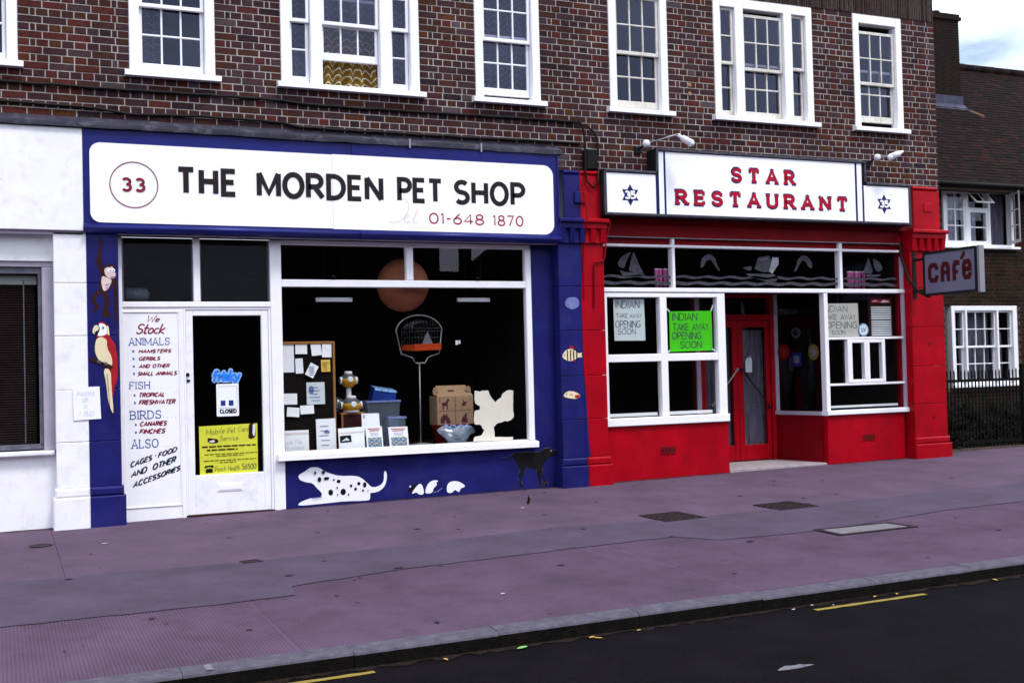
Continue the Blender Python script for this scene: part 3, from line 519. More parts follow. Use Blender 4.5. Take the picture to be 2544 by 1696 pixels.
# trodden dirt along the wall foot, grit in the gutter, gum and tar spots
dirtm = mat('reddish wall dirt', (.032, .018, .022), .95, .4, 20, .6, 90); gritm = mat('gutter grit', (.011, .007, .005), .95, .6, 40, .9, 120, (.05, .035, .02), .8, 90); gum = mat('dark gum spots', (.028, .020, .028), .8, .3, 20)
def ragged(name, m, xs, yf, w0, w1, zf):
    mb = MB(); vs = []
    for k, x in enumerate(xs): vs += [(x, yf(x), zf(x, yf(x)) + .004), (x, yf(x) - random.uniform(w0, w1), 0)]; vs[-1] = (vs[-1][0], vs[-1][1], zf(x, vs[-1][1]) + .004)
    mb.add(vs, [(2 * k, 2 * k + 1, 2 * k + 3, 2 * k + 2) for k in range(len(xs) - 1)]); return struct(mb.build(name, m))
ragged('wall_foot_dirt', dirtm, [2.6 + .05 * k for k in range(68)], lambda x: .06, .01, .07, gz); ragged('wall_foot_dirt', dirtm, [-2 + .05 * k for k in range(52)], lambda x: .06, .01, .05, gz)
ragged('wall_foot_dirt', dirtm, [6.62 + .05 * k for k in range(36)], lambda x: .04, .01, .06, gz); ragged('wall_foot_dirt', dirtm, [9.95 + .05 * k for k in range(26)], lambda x: .04, .01, .05, gz)
ragged('gutter_grit', gritm, [-3 + .06 * k for k in range(330)], lambda x: KY1, .02, .10, rz)
mb = MB()
for k in range(150):
    x, y = random.uniform(-1, 12), random.uniform(-5.7, -.1); on = -4.2 < y < -2.7; s_ = random.choice((.008, .011, .016, .024)) * random.uniform(.7, 1.3); el = random.uniform(.6, 1.6); h_ = .0086 if on else .0042
    mb.add([(x + s_ * el * math.cos(t * .785) * random.uniform(.7, 1.2), y + s_ * math.sin(t * .785) * random.uniform(.7, 1.2), 0) for t in range(8)], [tuple(range(8))]); mb.v[-8:] = [(p[0], p[1], gz(p[0], p[1]) + h_) for p in mb.v[-8:]]
stuff(mb.build('gum_spots', gum))
# ironwork in the pavement
def cover(name, pts, label, cat, rim, infill, ribs=True):
    cx_, cy_ = sum(p[0] for p in pts) / 4, sum(p[1] for p in pts) / 4; o = thing(name, label, cat, (cx_, cy_, gz(cx_, cy_)))
    Z = lambda x, y, d: (x, y, gz(x, y) + d)
    def inset(k): return [(x + (cx_ - x) * k[0], y + (cy_ - y) * k[1]) for x, y in pts]
    a_ = pts; b_ = inset(rim); mb = MB()
    for k in range(4): q_ = (k + 1) % 4; mb.add([Z(*a_[k], .009), Z(*a_[q_], .009), Z(*b_[q_], .009), Z(*b_[k], .009), Z(*a_[k], -.01), Z(*a_[q_], -.01)], [(0, 1, 2, 3), (0, 4, 5, 1)])
    mb.build('frame', iron, o); mb = MB(); c_ = inset((rim[0] + .02, rim[1] + .02)); mb.add([Z(*p, .0065) for p in c_], [(0, 1, 2, 3)])
    if ribs:
        for u in range(9):
            for v in range(9):
                if (u + v) % 2: continue
                f_ = lambda s_, t_: [(1 - t_) * ((1 - s_) * c_[0][i] + s_ * c_[1][i]) + t_ * ((1 - s_) * c_[3][i] + s_ * c_[2][i]) for i in (0, 1)]
                w = [f_((u + a) / 9, (v + b) / 9) for a, b in ((.1, .1), (.9, .1), (.9, .9), (.1, .9))]; mb.add([Z(*p, .0105) for p in w], [(0, 1, 2, 3)])
    mb.build('lid', infill, o); return o
cover('manhole_cover', [(5.64, -2.93), (6.10, -2.91), (6.07, -2.44), (5.63, -2.45)], 'dark square cast iron cover in the pavement nearest the blue and red pilaster', 'manhole cover', (.07, .07), iron)
cover('manhole_cover', [(6.94, -2.93), (7.42, -2.91), (7.39, -2.47), (6.93, -2.48)], 'dark square cast iron cover in the pavement before the restaurant doorway', 'manhole cover', (.07, .07), iron)
cover('manhole_cover', [(6.47, -4.365), (7.32, -4.37), (7.28, -4.04), (6.47, -4.01)], 'long iron framed cover filled with pale concrete near the kerb', 'manhole cover', (.13, .24), coverstone, False)
cover('stopcock_cover', [(1.765, -2.91), (1.92, -2.90), (1.895, -2.78), (1.75, -2.80)], 'small dark rectangular water cover at the edge of the grey tarmac strip', 'water cover', (.12, .12), iron, False)
o = thing('stopcock_cover', 'small round iron cover in front of the white pilaster', 'water cover', (.33, -1.02, gz(.33, -1.02)))
mb = MB(); mb.lathe((.33, -1.02, gz(.33, -1.02) - .004), [(.10, 0), (.10, .011), (.085, .011), (.083, .008)], 20); mb.build('frame', iron, o)
# ================================================================== UPPER STOREY: brick terrace
bld = thing('brick_terrace', 'two storey dark red brick terrace with white sash windows above the shops', 'building', (6, 0, 0))
ZB, CO = 5.0777, .0760
ZT = ZB + 30 * CO
SILLB, SILLT, HEAD = 4.465, 4.53, 6.045
WIN = [(-.635, .216), (1.262, 2.115), (2.81, 4.372), (5.051, 5.87), (6.80, 7.62), (8.305, 9.838), (10.518, 11.345)]
XE = 11.945
mb = MB()     # mortar body with the openings left out
def wallseg(x0, x1, z0, z1): mb.box(x0, x1, .0045, .115, z0, z1)
xl = -9
for (a, b) in WIN: wallseg(xl, a, 3.70, ZT); wallseg(a, b, 3.70, SILLB); wallseg(a, b, HEAD, ZT); xl = b
wallseg(xl, XE - .012, 3.70, ZT)
mb.box(XE - .10, XE - .012, .115, 5.0, 0.02, ZT); mb.build('wall', mortar, bld)
bricks = []   # (x0,x1,z0,z1)
j_ = .0058
def course(n, x0, x1, kind):
    z0, z1 = ZB + n * CO + j_ * .9, ZB + (n + 1) * CO - j_ * .9
    if kind == 'S':
        k = round((x1 - x0) / .2285); p = (x1 - x0) / k; cuts = [x0 + p * i for i in range(k + 1)]
        if abs(k * .2285 - (x1 - x0)) > .07:
            cuts = [x0 + .2285 * i for i in range(int((x1 - x0) / .2285) + 1)]; rem = x1 - cuts[-1]
            if rem > .16: cuts = cuts[:-1] + [cuts[-1] + 0, cuts[-1] + rem * .5, x1] if False else cuts + [x1]
            else: cuts = cuts[:-1] + [cuts[-1], x1]
    else:
        L0 = [.114, .168]; k = max(1, round((x1 - x0 - .336) / .1143)); p = (x1 - x0 - .336) / k
        cuts = [x0, x0 + .112] + [x0 + .168 + p * i for i in range(k + 1)] + [x1 - .112, x1]
    for a, b in zip(cuts, cuts[1:]):
        if b - a > .03: bricks.append((a + j_, b - j_, z0, z1))
def running(n, ph, x0, x1, pitch):
    z0, z1 = ZB + n * CO + j_ * .9, ZB + (n + 1) * CO - j_ * .9; x = x0 - ((x0 - ph) % pitch)
    while x < x1:
        a, b = max(x, x0), min(x + pitch, x1)
        if b - a > .03: bricks.append((a + j_, b - j_, z0, z1))
        x += pitch
for n in range(-18, -8): running(n, .066 + (0 if n % 2 == 0 else .057), -6, XE, .2286 if n % 2 == 0 else .1143)
for n in range(-8, 30):
    kind = 'S' if n % 2 == 0 else 'H'; xl = -6
    if n < 13:
        for (a, b) in WIN:
            pad = .045 if n == -8 else 0
            course(n, xl + (pad if xl > -6 else 0), a - pad, kind); xl = b
        course(n, xl + (.045 if n == -8 else 0), XE, kind)
    elif n < 18: running(n, .066 + (0 if n % 2 == 0 else .057), -6, 8.0, .2286 if n % 2 == 0 else .1143)
    else: running(n, .066 + (0 if n % 2 == 0 else .057), -6, XE, .2286 if n % 2 == 0 else .1143)
def vis(b):   # how large a brick shows, from its real distance
    d2 = (b[0]) ** 2 + 12.27 ** 2 + (b[2] - 1.4) ** 2
    if b[0] < .1 or b[2] > 5.16 + .062 * b[0] * 1.15: return 0
    return (b[1] - b[0]) / d2 ** 1.5
bricks.sort(key=vis, reverse=True)
bmesh_cache = {}
def brick_verts(w, h, jx): 
    c = .003; return w, h
def bmat(b):
    wts = BRRED if b[1] < .98 + .12 * math.sin(b[2] * 40) else BRW
    return random.choices(range(7), wts)[0]
for b in bricks[:300]:
    w, h = round(b[1] - b[0], 3), b[3] - b[2]; mi = bmat(b); key = (w, mi)
    if key not in bmesh_cache:
        m_ = MB().bev(0, w, 0, .03, 0, h, .003); o = m_.build('brick', BR[mi], bld); o.location = (b[0] - 6, random.uniform(-.003, .002), b[2]); o.data.transform(Matrix.Translation((6, 0, 0))); bmesh_cache[key] = o.data
    else:
        o = bpy.data.objects.new('brick', bmesh_cache[key]); C.objects.link(o); o.parent = bld; o.location = (b[0] - 6, random.uniform(-.003, .002), b[2])
mb = MB()
for b in bricks[300:]: y_ = random.uniform(-.003, .002); mb.bev(b[0], b[1], y_, .02, b[2], b[3], .003, bmat(b))
for k in range(4):  # nothing: keeps the materials list whole
    pass
stuff(mb.build('brickwork', BR, bld))
# soldier band of tiles on edge over the right windows
mb = MB(); x = 8.0; top = ZB + 18 * CO
while x < XE - .02:
    y_ = random.uniform(-.016, -.006); mb.bev(x, x + .021, y_, .03, HEAD + .015 + (ZB + 13 * CO - HEAD - .012 if False else 0), top - .005, .003, random.choices((0, 1, 2), (5, 3, 2))[0]); x += .030
stuff(mb.build('tile_band', [mat('band tile brown', (.050, .034, .028), .9, .3, 20), mat('band tile grey', (.066, .050, .044), .9, .3, 20), mat('band tile dark', (.030, .020, .018), .9, .3, 20)], bld))
mb = MB()
mb.box(-6, XE, -.06, .3, ZT, ZT + .06); mb.build('coping', concrete, bld)
# ---- sash windows
def rail(mb, x0, x1, z0, z1, y0, y1): mb.bev(x0, x1, y0, y1, z0, z1, .004)
def sash(win, x0, x1, z0, z1, y, cols, rows, m, gm, brail=.045, trail=.035, st=.034, bar=.019):
    mb = MB(); d = .038
    rail(mb, x0, x0 + st, z0, z1, y, y + d); rail(mb, x1 - st, x1, z0, z1, y, y + d); rail(mb, x0 + st, x1 - st, z0, z0 + brail, y, y + d); rail(mb, x0 + st, x1 - st, z1 - trail, z1, y, y + d)
    gx0, gx1, gz0, gz1 = x0 + st, x1 - st, z0 + brail, z1 - trail
    for i in range(1, cols): c = gx0 + (gx1 - gx0) * i / cols; rail(mb, c - bar / 2, c + bar / 2, gz0, gz1, y + .004, y + d - .004)
    for i in range(1, rows): c = gz0 + (gz1 - gz0) * i / rows; mb.bev(gx0, gx1, y + .002, y + d - .002, c - bar / 2, c + bar / 2, .004)
    mb.build('sash', m, win)
    for i in range(cols):
        for k in range(rows):
            a, b = gx0 + (gx1 - gx0) * i / cols, gx0 + (gx1 - gx0) * (i + 1) / cols; c, e_ = gz0 + (gz1 - gz0) * k / rows, gz0 + (gz1 - gz0) * (k + 1) / rows
            q = MB(); s1, s2 = random.uniform(-.0022, .0022), random.uniform(-.0022, .0022)
            q.add([(a, y + .018 + s1, c), (b, y + .018 - s1, c), (b, y + .018 - s1 + s2, e_), (a, y + .018 + s1 + s2, e_)], [(0, 1, 2, 3)]); q.build('pane', gm, win)
def window(i, lights, lo_raise=None, up_drop=None, m=white, sm=None, meet=5.225, head=5.93):
    x0, x1 = WIN[i]; sm = sm or m; mb = MB(); yf = -.012; yb = .125
    edges = [x0] + [e for L_ in lights for e in (L_[0], L_[1])] + [x1]
    for k in range(0, len(edges), 2): mb.bev(edges[k], edges[k + 1], yf, yb, SILLT, HEAD, .005)
    for L_ in lights: mb.bev(L_[0], L_[1], yf + .003, yb, head, HEAD, .004)
    w = mb.build('window', m, bld); w['_w'] = [6, 0, 0]
    mb = MB(); e = .052; mb.add([(x0 - e, -.085, SILLB), (x1 + e, -.085, SILLB), (x1 + e, -.085, SILLB + .047), (x0 - e, -.085, SILLB + .047), (x0 - e, -.078, SILLB + .054), (x1 + e, -.078, SILLB + .054), (x1 + e, .14, SILLT + .012), (x0 - e, .14, SILLT + .012), (x0 - e, .14, SILLB), (x1 + e, .14, SILLB)],
        [(0, 1, 2, 3), (3, 2, 5, 4), (4, 5, 6, 7), (0, 8, 9, 1), (0, 3, 4, 7, 8), (1, 9, 6, 5, 2), (7, 6, 9, 8)]); mb.build('sill', m if i < 4 else white2, w)
    for k, L_ in enumerate(lights):
        rz_ = (lo_raise or {}).get(k, 0); dr = (up_drop or {}).get(k, 0)
        sash(w, L_[0] + .004, L_[1] - .004, meet - .02 - dr, head - dr, .032, L_[2], 2, sm, oldglass if True else glass, .04, .035 if dr == 0 else .04)
        sash(w, L_[0] + .004, L_[1] - .004, SILLT + .012 + rz_, meet + .02 + rz_, .074, L_[2], 2, sm, oldglass, .082, .035)
    return w
def single(i): return [(WIN[i][0] + .098, WIN[i][1] - .098, 3)]
def triple(i): a, b = WIN[i]; return [(a + .10, a + .325, 1), (a + .452, b - .452, 3), (b - .325, b - .10, 1)]
window(0, single(0)); window(1, single(1), {0: .012}); window(2, triple(2), {1: .285}); window(3, single(3), {0: .045})
window(4, single(4), {0: .022}, None, white, cream); window(5, triple(5), {1: .008}, {1: .055}, white, cream); window(6, single(6), {0: .075}, {0: .095}, white, cream)
# rooms behind the glass
mb = MB()
def room(x0, x1, y0, y1, z0, z1): mb.add([(x0, y0, z0), (x1, y0, z0), (x1, y1, z0), (x0, y1, z0), (x0, y0, z1), (x1, y0, z1), (x1, y1, z1), (x0, y1, z1)], [(0, 1, 2, 3), (4, 5, 6, 7), (1, 2, 6, 5), (2, 3, 7, 6), (3, 0, 4, 7)])
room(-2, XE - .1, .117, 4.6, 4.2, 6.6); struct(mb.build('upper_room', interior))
# curtains upstairs
def curtain(x0, x1, z0, z1, y, m, label, amp=.025, pitch=.09, group=None, hemvar=0):
    n = max(8, int((x1 - x0) / .012)); mb = MB(); vs = []; rows = 8
    for k in range(rows + 1):
        t = k / rows
        for i in range(n + 1):
            x = x0 + (x1 - x0) * i / n; vs.append((x + .012 * math.sin(3 * t + x * 9) * t, y + amp * (.5 + .5 * t) * math.sin(2 * math.pi * x / pitch + 1.3 * math.sin(x * 7)) + .3 * amp * math.sin(x * 23 + t * 2), z1 + (z0 + hemvar * math.sin(x * 14) - z1) * t))
    fs = [(k * (n + 1) + i, k * (n + 1) + i + 1, (k + 1) * (n + 1) + i + 1, (k + 1) * (n + 1) + i) for k in range(rows) for i in range(n)]
    mb.add(vs, fs); o = mb.build('curtain', m, None, True); return tag(o, label, 'curtain', group)
GC = 'patterned curtains in the first floor windows'
curtain(1.36, 1.63, 4.5, 5.95, .19, palecurtain, 'narrow patterned curtain at the left of the first floor window over the panel', group=GC)
curtain(2.90, 3.16, 4.5, 5.95, .19, palecurtain, 'greyish patterned curtain in the left light of the wide window over the pet shop', group=GC)
curtain(3.25, 3.92, 4.5, 5.95, .20, goldcurtain, 'gold swirl curtain showing under the raised middle sash', .035, .16, group=GC)
curtain(4.02, 4.28, 4.5, 5.95, .19, palecurtain, 'greyish patterned curtain in the right light of the wide window over the pet shop', group=GC)
curtain(5.14, 5.78, 4.5, 5.95, .19, palecurtain, 'pale patterned curtain across the window above the end of the blue fascia', group=GC)
# ================================================================== LEAD FLASHING over the fascias
mb = MB(); n = 60; rows = [(-.001, 4.024), (-.008, 3.992), (-.165, 3.945), (-.172, 3.935), (-.172, 3.885)]
vs = []
for i in range(n + 1):
    x = -6 + (6.06 + 6) * i / n
    for k, (y, z) in enumerate(rows): vs.append((x, y + random.uniform(-.005, .005) * (k > 1), z + random.uniform(-.006, .006)))
mb.add(vs, [(i * 5 + k, i * 5 + k + 1, (i + 1) * 5 + k + 1, (i + 1) * 5 + k) for i in range(n) for k in range(4)])
mb.box(6.045, 6.06, -.17, .0, 3.89, 3.95)
fl = mb.build('lead_flashing', lead, bld, True)
mb = MB()
for x in (4.17, 5.02): mb.box(x, x + .016, -.181, -.170, 3.865, 3.965)
mb.build('flashing_clip', aluminium, bld)
mb = MB(); mb.box(-6, 6.0, .0, .03, 2.84, 3.95); mb.build('beam', darkmetal, bld)
# ================================================================== PILASTERS
def pilaster(label, x0, xm, x1, mats, top, cap=True, wavy=None, seams=(.36, .80, 1.31, 1.84, 2.36, 2.86)):
    o = thing('pilaster', label, 'pilaster', ((x0 + x1) / 2, 0, gz((x0 + x1) / 2, -.1)))
    def two(name, a, b, y0, y1, z0, z1, bv=.006, grow=0):
        xc_ = min(max(xm, a), b)
        for k, (p, q) in enumerate(((a, xc_), (xc_, b))):
            if q - p < .01: continue
            mb = MB(); mb.bev(p, q, y0 - (.003 if k and mats[0] is not mats[1] else 0), y1, z0, z1, bv); mb.build(name, mats[k], o)
    g = gz(x0, -.14) - .05
    two('plinth', x0 - .035, x1 + .035, -.145, .15, g, .262, .012); two('plinth_moulding', x0 - .018, x1 + .018, -.128, .15, .262, .352, .02)
    for a, b in zip(seams, seams[1:]): two('shaft_block', x0, x1, -.10, .15, a - .006 if a == .36 else a + .002, b - .002, .005)
    if cap:
        two('cap_slab', x0 - .012, x1 + .04, -.205, .10, 3.10, 3.15, .012); two('cap_band', x0, x1 + .02, -.17, .10, 3.035, 3.10, .006); two('cap_field', x0, x1 + .01, -.125, .10, 2.862, 3.035, .004)
        w = (x1 - x0 + .01) / 9
        for i in range(5):
            a = x0 + 2 * i * w; m_ = mats[0] if a + w / 2 < xm else mats[1]; mb = MB()
            mb.add([(a, -.168, 3.033), (a + w, -.168, 3.033), (a + w, -.14, 2.872), (a, -.14, 2.872), (a, -.12, 3.033), (a + w, -.12, 3.033), (a + w, -.12, 2.872), (a, -.12, 2.872)], [(0, 1, 2, 3), (0, 4, 5, 1), (3, 2, 6, 7), (0, 3, 7, 4), (1, 5, 6, 2)]); mb.build('cap_bracket', m_, o)
        xa, xb = x0 + .085, x1 - .012
        two('upper_block', xa, xb, -.10, .10, 3.152, top - .05, .01); two('upper_coping', xa + .0, xb - .03, -.115, .10, top - .048, top, .02)
    return o
pl = pilaster('left pilaster painted half white and half blue with a monkey and a parrot', .51, .812, 1.112, (white2, blue), 2.9, False)
ps = pilaster('middle pilaster painted half blue and half red between the two shops', 6.0, 6.305, 6.597, (blue, red), 3.725)
pr = pilaster('right pilaster painted all red at the end of the terrace', 11.285, 11.0, 11.855, (red, red), 3.745)
sb = [(6.301, 2.86), (6.307, 2.643), (6.284, 2.23), (6.286, 1.931), (6.288, 1.519), (6.300, 1.294), (6.306, 1.2)]
mb = MB(); mb.prism(sb[::-1] + [(6.33, 2.86), (6.33, 1.2)][::1], -.108, -.099); mb.build('painted_edge', red, ps)
sb = [(6.304, 1.2), (6.319, .92), (6.333, .546), (6.35, .36)]
mb = MB(); mb.prism(sb + [(6.295, .36), (6.295, 1.2)], -.1075, -.099); mb.build('painted_edge', blue, ps)
mb = MB(); mb.bev(6.225, 6.303, -.13, -.09, 3.335, 3.475, .008); mb.build('raised_block', blue, ps)
mb = MB(); mb.bev(6.305, 6.37, -.13, -.09, 3.335, 3.475, .008); mb.build('raised_block', red, ps)
mb = MB(); mb.bev(11.55, 11.70, -.112, -.09, 3.40, 3.52, .006); mb.build('raised_block', red, pr)
for (x, z) in ((11.60, 1.62), (11.63, .62)):
    mb = MB(); mb.box(x - .03, x + .03, -.103, -.0995, z - .006, z + .006); mb.box(x - .03, x - .018, -.103, -.0995, z - .035, z); mb.build('chipped_patch', brown, pr)
# conduit and old pipes on the red half
mb = MB(); mb.tube([(6.70, -.11, 3.13), (6.655, -.13, 3.03), (6.625, -.125, 2.91), (6.60, -.125, 2.72), (6.585, -.125, 2.663), (6.465, -.125, 2.638), (6.455, -.125, 2.60), (6.445, -.125, 2.11)], .011, 8); mb.build('conduit', redold, ps)
mb = MB(); mb.tube([(6.338, -.118, 3.6), (6.335, -.21, 3.14), (6.335, -.18, 3.04), (6.33, -.118, 2.84), (6.315, -.116, 2.6), (6.312, -.116, 2.2)], .007, 6); mb.build('conduit', redold, ps)
# ---------------- pictures painted on the pilasters and the stall riser
def painting(parent, name, layers, y, label=None):
    first = None
    for k, (pts, m) in enumerate(layers):
        mb = MB(); mb.flat(pts, y - .0015 - .0007 * k)
        mb2 = first
        if first is None: first = ([], [])
        first[0].append(mb); first[1].append(m)
    big = MB(); ms = []
    for mb, m in zip(*first):
        if m not in ms: ms.append(m)
        big.add(mb.v, mb.f, ms.index(m))
    o = big.build(name, ms, parent)
    if label: o['label'] = label
    return o
def ell(cx, cz, a, b, n=16, rot=0): return [(cx + a * math.cos(t * 2 * math.pi / n) * math.cos(rot) - b * math.sin(t * 2 * math.pi / n) * math.sin(rot), cz + b * math.sin(t * 2 * math.pi / n) * math.cos(rot) + a * math.cos(t * 2 * math.pi / n) * math.sin(rot)) for t in range(n)]
def smooth(p, it=1):
    for _ in range(it):
        q = []
        for i in range(len(p)): a, b = p[i], p[(i + 1) % len(p)]; q += [(.75 * a[0] + .25 * b[0], .75 * a[1] + .25 * b[1]), (.25 * a[0] + .75 * b[0], .25 * a[1] + .75 * b[1])]
        p = q
    return p
PF = -.1035
mface = smooth(L['m_face']); mbel = smooth(L['m_belly'])
painting(pl, 'monkey_painting', [(smooth(L['monkey']), brown), (ell(1.035, 2.50, .052, .052), brown), (mbel, pinkish), (mface, pinkish), (ell(1.03, 2.487, .022, .018), paper), (ell(1.063, 2.487, .016, .018), paper), (ell(1.035, 2.484, .006, .008, 8), black), (ell(1.064, 2.484, .005, .008, 8), black), (ell(1.055, 2.42, .022, .004, 10, .2), maroon), ([(.985, 2.34), (1.02, 2.355), (1.022, 2.349), (.987, 2.334)], maroon), ([(.99, 2.31), (1.01, 2.325), (1.012, 2.32), (.992, 2.304)], maroon)], PF, 'brown monkey with a pale face hanging by one arm')
painting(pl, 'parrot_painting', [(smooth([(x - .006, z + .004) for x, z in L['par_body']]), black), (smooth(L['par_red']), scarlet), (smooth(L['par_head']), paper), (smooth(L['par_neck']), ivory), (smooth(L['par_beak']), ivory), ([(.868, 1.86), (.905, 1.862), (.918, 1.88), (.893, 1.885)], black), (smooth(L['par_body']), ivory), (smooth([(x, z) for x, z in L['par_tail']]), ivory), (smooth(L['par_perch']), brown), ([(.985, 1.46), (.990, 1.46), (1.012, 1.12), (1.008, 1.12)], brown), (ell(.958, 1.918, .010, .013, 10), palblue), (ell(.960, 1.916, .004, .006, 8), black)] + [(ell(x, z, .008, .016, 8), greymetal) for x, z in ((.905, 1.585), (.925, 1.58), (.97, 1.565), (.985, 1.56))], PF, 'red and cream parrot on a perch')
f2 = L['fish2']
painting(ps, 'fish_painting', [(smooth(L['fish1']), palblue), ([(6.05, 2.15), (6.07, 2.17), (6.07, 2.12)], brown)], PF, 'pale blue angel fish')
painting(ps, 'fish_painting', [(smooth(L['fish2fin']), scarlet), (smooth(f2), ivory)] + [([(x, 1.50 - .01 + .03 * abs(x - 6.15)), (x + .014, 1.50 - .01), (x + .014, 1.615), (x, 1.61)], black) for x in (6.075, 6.115, 6.155, 6.195)] + [([(6.14, 1.49), (6.18, 1.47), (6.17, 1.50)], scarlet), (ell(6.045, 1.556, .007, .007, 8), black)], PF, 'striped cream fish with a red fin')
painting(ps, 'fish_painting', [(smooth(L['fish3']), ivory), (smooth(L['fish3r']), scarlet), (ell(6.12, 1.09, .02, .006, 10), palblue), (ell(6.055, 1.10, .007, .007, 8), black)], PF, 'cream fish with a red tail')
# notice taped across the white and blue halves
nb = thing('paper_notice', 'white paper notice with faint pen writing taped across the white and blue pilaster', 'notice', (.79, -.105, 1.17))
mb = MB(); mb.add([(.665, -.107, 1.335), (.915, -.107, 1.338), (.925, -.109, 1.02), (.672, -.112, 1.012)], [(0, 1, 2, 3)]); mb.build('sheet', paper, nb)
mb = MB(); text('PACKS', (.71, 1.255, .87, 1.295), yplane(-.113), .09, .1, rnd=True, mb=mb); text('OF', (.755, 1.19, .81, 1.23), yplane(-.113), .09, .1, rnd=True, mb=mb); text('10', (.76, 1.13, .80, 1.165), yplane(-.113), .09, .1, rnd=True, mb=mb); text('1.50', (.72, 1.055, .86, 1.10), yplane(-.114), .09, .1, rnd=True, mb=mb); mb.build('lettering', faint, nb)
# ================================================================== LEFT SHOP (white)
ls = thing('shopfront', 'white shop front with red brown window blind at the left end of the terrace', 'shop front', (-1, 0, -.05))
mb = MB(); mb.bev(-6, .789, -.14, .0, 2.87, 3.884, .006); mb.build('fascia', white2, ls)
mb = MB(); mb.box(-6, .789, -.10, .03, 2.835, 2.869); mb.build('fascia_bead', lilac, ls)
mb = MB(); mb.box(-6, .51, .02, .10, 2.582, 2.834); mb.build('lintel_panel', white2, ls)
mb = MB(); mb.bev(-6, .512, .045, .14, 2.525, 2.582, .006); mb.bev(.405, .512, .045, .14, .73, 2.524, .006); mb.bev(-1.6, -1.5, .045, .14, .73, 2.524, .006); mb.build('window_frame', lilac, ls)
mb = MB(); mb.bev(-1.5, .403, .075, .11, 2.46, 2.522, .004); mb.bev(.37, .403, .075, .11, .775, 2.46, .004); mb.bev(-1.5, .403, .075, .11, .74, .79, .004); mb.build('inner_frame', greymetal, ls)
mb = MB(); mb.add([(-1.5, .095, .78), (.37, .095, .78), (.37, .095, 2.46), (-1.5, .095, 2.46)], [(0, 1, 2, 3)]); mb.build('pane', glass, ls)
mb = MB(); mb.bev(-6, .50, -.02, .12, .68, .726, .01); mb.build('sill', white2, ls)
mb = MB(); mb.box(-6, .51, .06, .13, gz(-6, 0) - .05, .679); mb.build('stall_riser', white2, ls)
bl = thing('venetian_blind', 'dark red brown slatted blind behind the window of the white shop', 'blind', (-.5, .2, .8)); bl['_w'] = [-.5, .2, .8]
mb = MB(); mb.box(-1.48, .36, .16, .22, 2.36, 2.45); mb.build('head_box', capgreen, bl)
for i in range(64):
    z = .80 + i * .0243; q = MB(); q.add([(-1.46, .165, z), (.345, .165, z), (.345, .187, z + .018), (-1.46, .187, z + .018)], [(0, 1, 2, 3)]); q.build('slat', blinds, bl)
mb = MB(); mb.box(.235, .247, .155, .158, .8, 2.4); mb.build('tape', greymetal, bl)
mb = MB(); room(-1.6, .46, .14, 3, .02, 2.8); struct(mb.build('left_shop_room', interior))
# ================================================================== PET SHOP FRONT
pf = thing('shopfront', 'blue and white pet shop front with painted animals on its stall riser', 'shop front', (3.5, 0, 0))
mb = MB(); mb.bev(.793, 3.52, -.14, .0, 2.95, 3.886, .004); mb.bev(3.522, 5.998, -.151, .0, 2.95, 3.886, .004); mb.build('fascia', blue2, pf)
mb = MB(); n = 8
for (a, b, y) in ((.793, 3.60, -.145), (3.602, 5.998, -.152)):
    prof = [(y + .10, 2.952)] + [(y - .045 * math.sin(t * math.pi / n), 2.952 - .098 * t / n) for t in range(n + 1)] + [(y + .10, 2.854)]
    mb.loft([[(a, p, q) for p, q in prof], [(b, p, q) for p, q in prof]])
mb.build('roll_moulding', blue2, pf, True)
mb = MB(); mb.box(5.98, 5.997, -.165, -.14, 2.955, 3.88); mb.build('fascia_edge', blue2, pf)
sg = thing('shop_sign', 'long white sign board with rounded corners and black pet shop lettering', 'shop sign', (3.3, -.155, 3.35))
def rrect(x0, z0, x1, z1, r, n=7):
    p = []
    for cx, cz, a in ((x1 - r, z1 - r, 0), (x0 + r, z1 - r, 90), (x0 + r, z0 + r, 180), (x1 - r, z0 + r, 270)): p += [(cx + r * math.cos(R(a + 90 * k / n)), cz + r * math.sin(R(a + 90 * k / n))) for k in range(n + 1)]
    return p
mb = MB(); mb.prism(rrect(.853, 2.955, 3.30, 3.747, .10)[8:24] + [(3.30, 2.955), (3.30, 3.747)], -.160, -.141); mb.build('board', signwhite, sg)
mb = MB(); q = rrect(3.302, 2.949, 5.925, 3.752, .12); mb.prism([(3.302, 3.752), (3.302, 2.949)] + q[24:] + q[:8], -.163, -.152); mb.build('board', signwhite, sg)
SP = yplane(-.1645); LW = .188
for w_, rc, gp_ in (('THE', (1.673, 3.253, 2.296, 3.545), .32), ('MORDEN', (2.490, 3.254, 3.867, 3.541), .25), ('PET', (4.022, 3.258, 4.563, 3.541), .24), ('SHOP', (4.684, 3.256, 5.568, 3.541), .27)):
    letters(w_, rc, -.1645, letterblack, sg, gap=gp_, w=LW)
letters('01-648', (4.386, 3.034, 5.045, 3.160), -.1645, signred, sg, 'digit', gap=.22, w=.13); letters('1870', (5.150, 3.032, 5.534, 3.157), -.1645, signred, sg, 'digit', gap=.26, w=.13)
mb = MB()
for st in ([(4.01, 3.285), (4.06, 3.30), (4.12, 3.295), (4.155, 3.25), (4.15, 3.19), (4.11, 3.11), (4.05, 3.055), (3.98, 3.035), (3.925, 3.045)], [(4.10, 3.085), (4.14, 3.10), (4.15, 3.125), (4.13, 3.13), (4.10, 3.09), (4.10, 3.045), (4.13, 3.035), (4.17, 3.06)], [(4.19, 3.06), (4.225, 3.11), (4.262, 3.19), (4.25, 3.195), (4.205, 3.09), (4.20, 3.045), (4.225, 3.035), (4.245, 3.05)]): ribbon(mb, st, .005, lambda p: (p.x, -.1648, p.y))
mb.build('telephone_script', faintpink, sg)
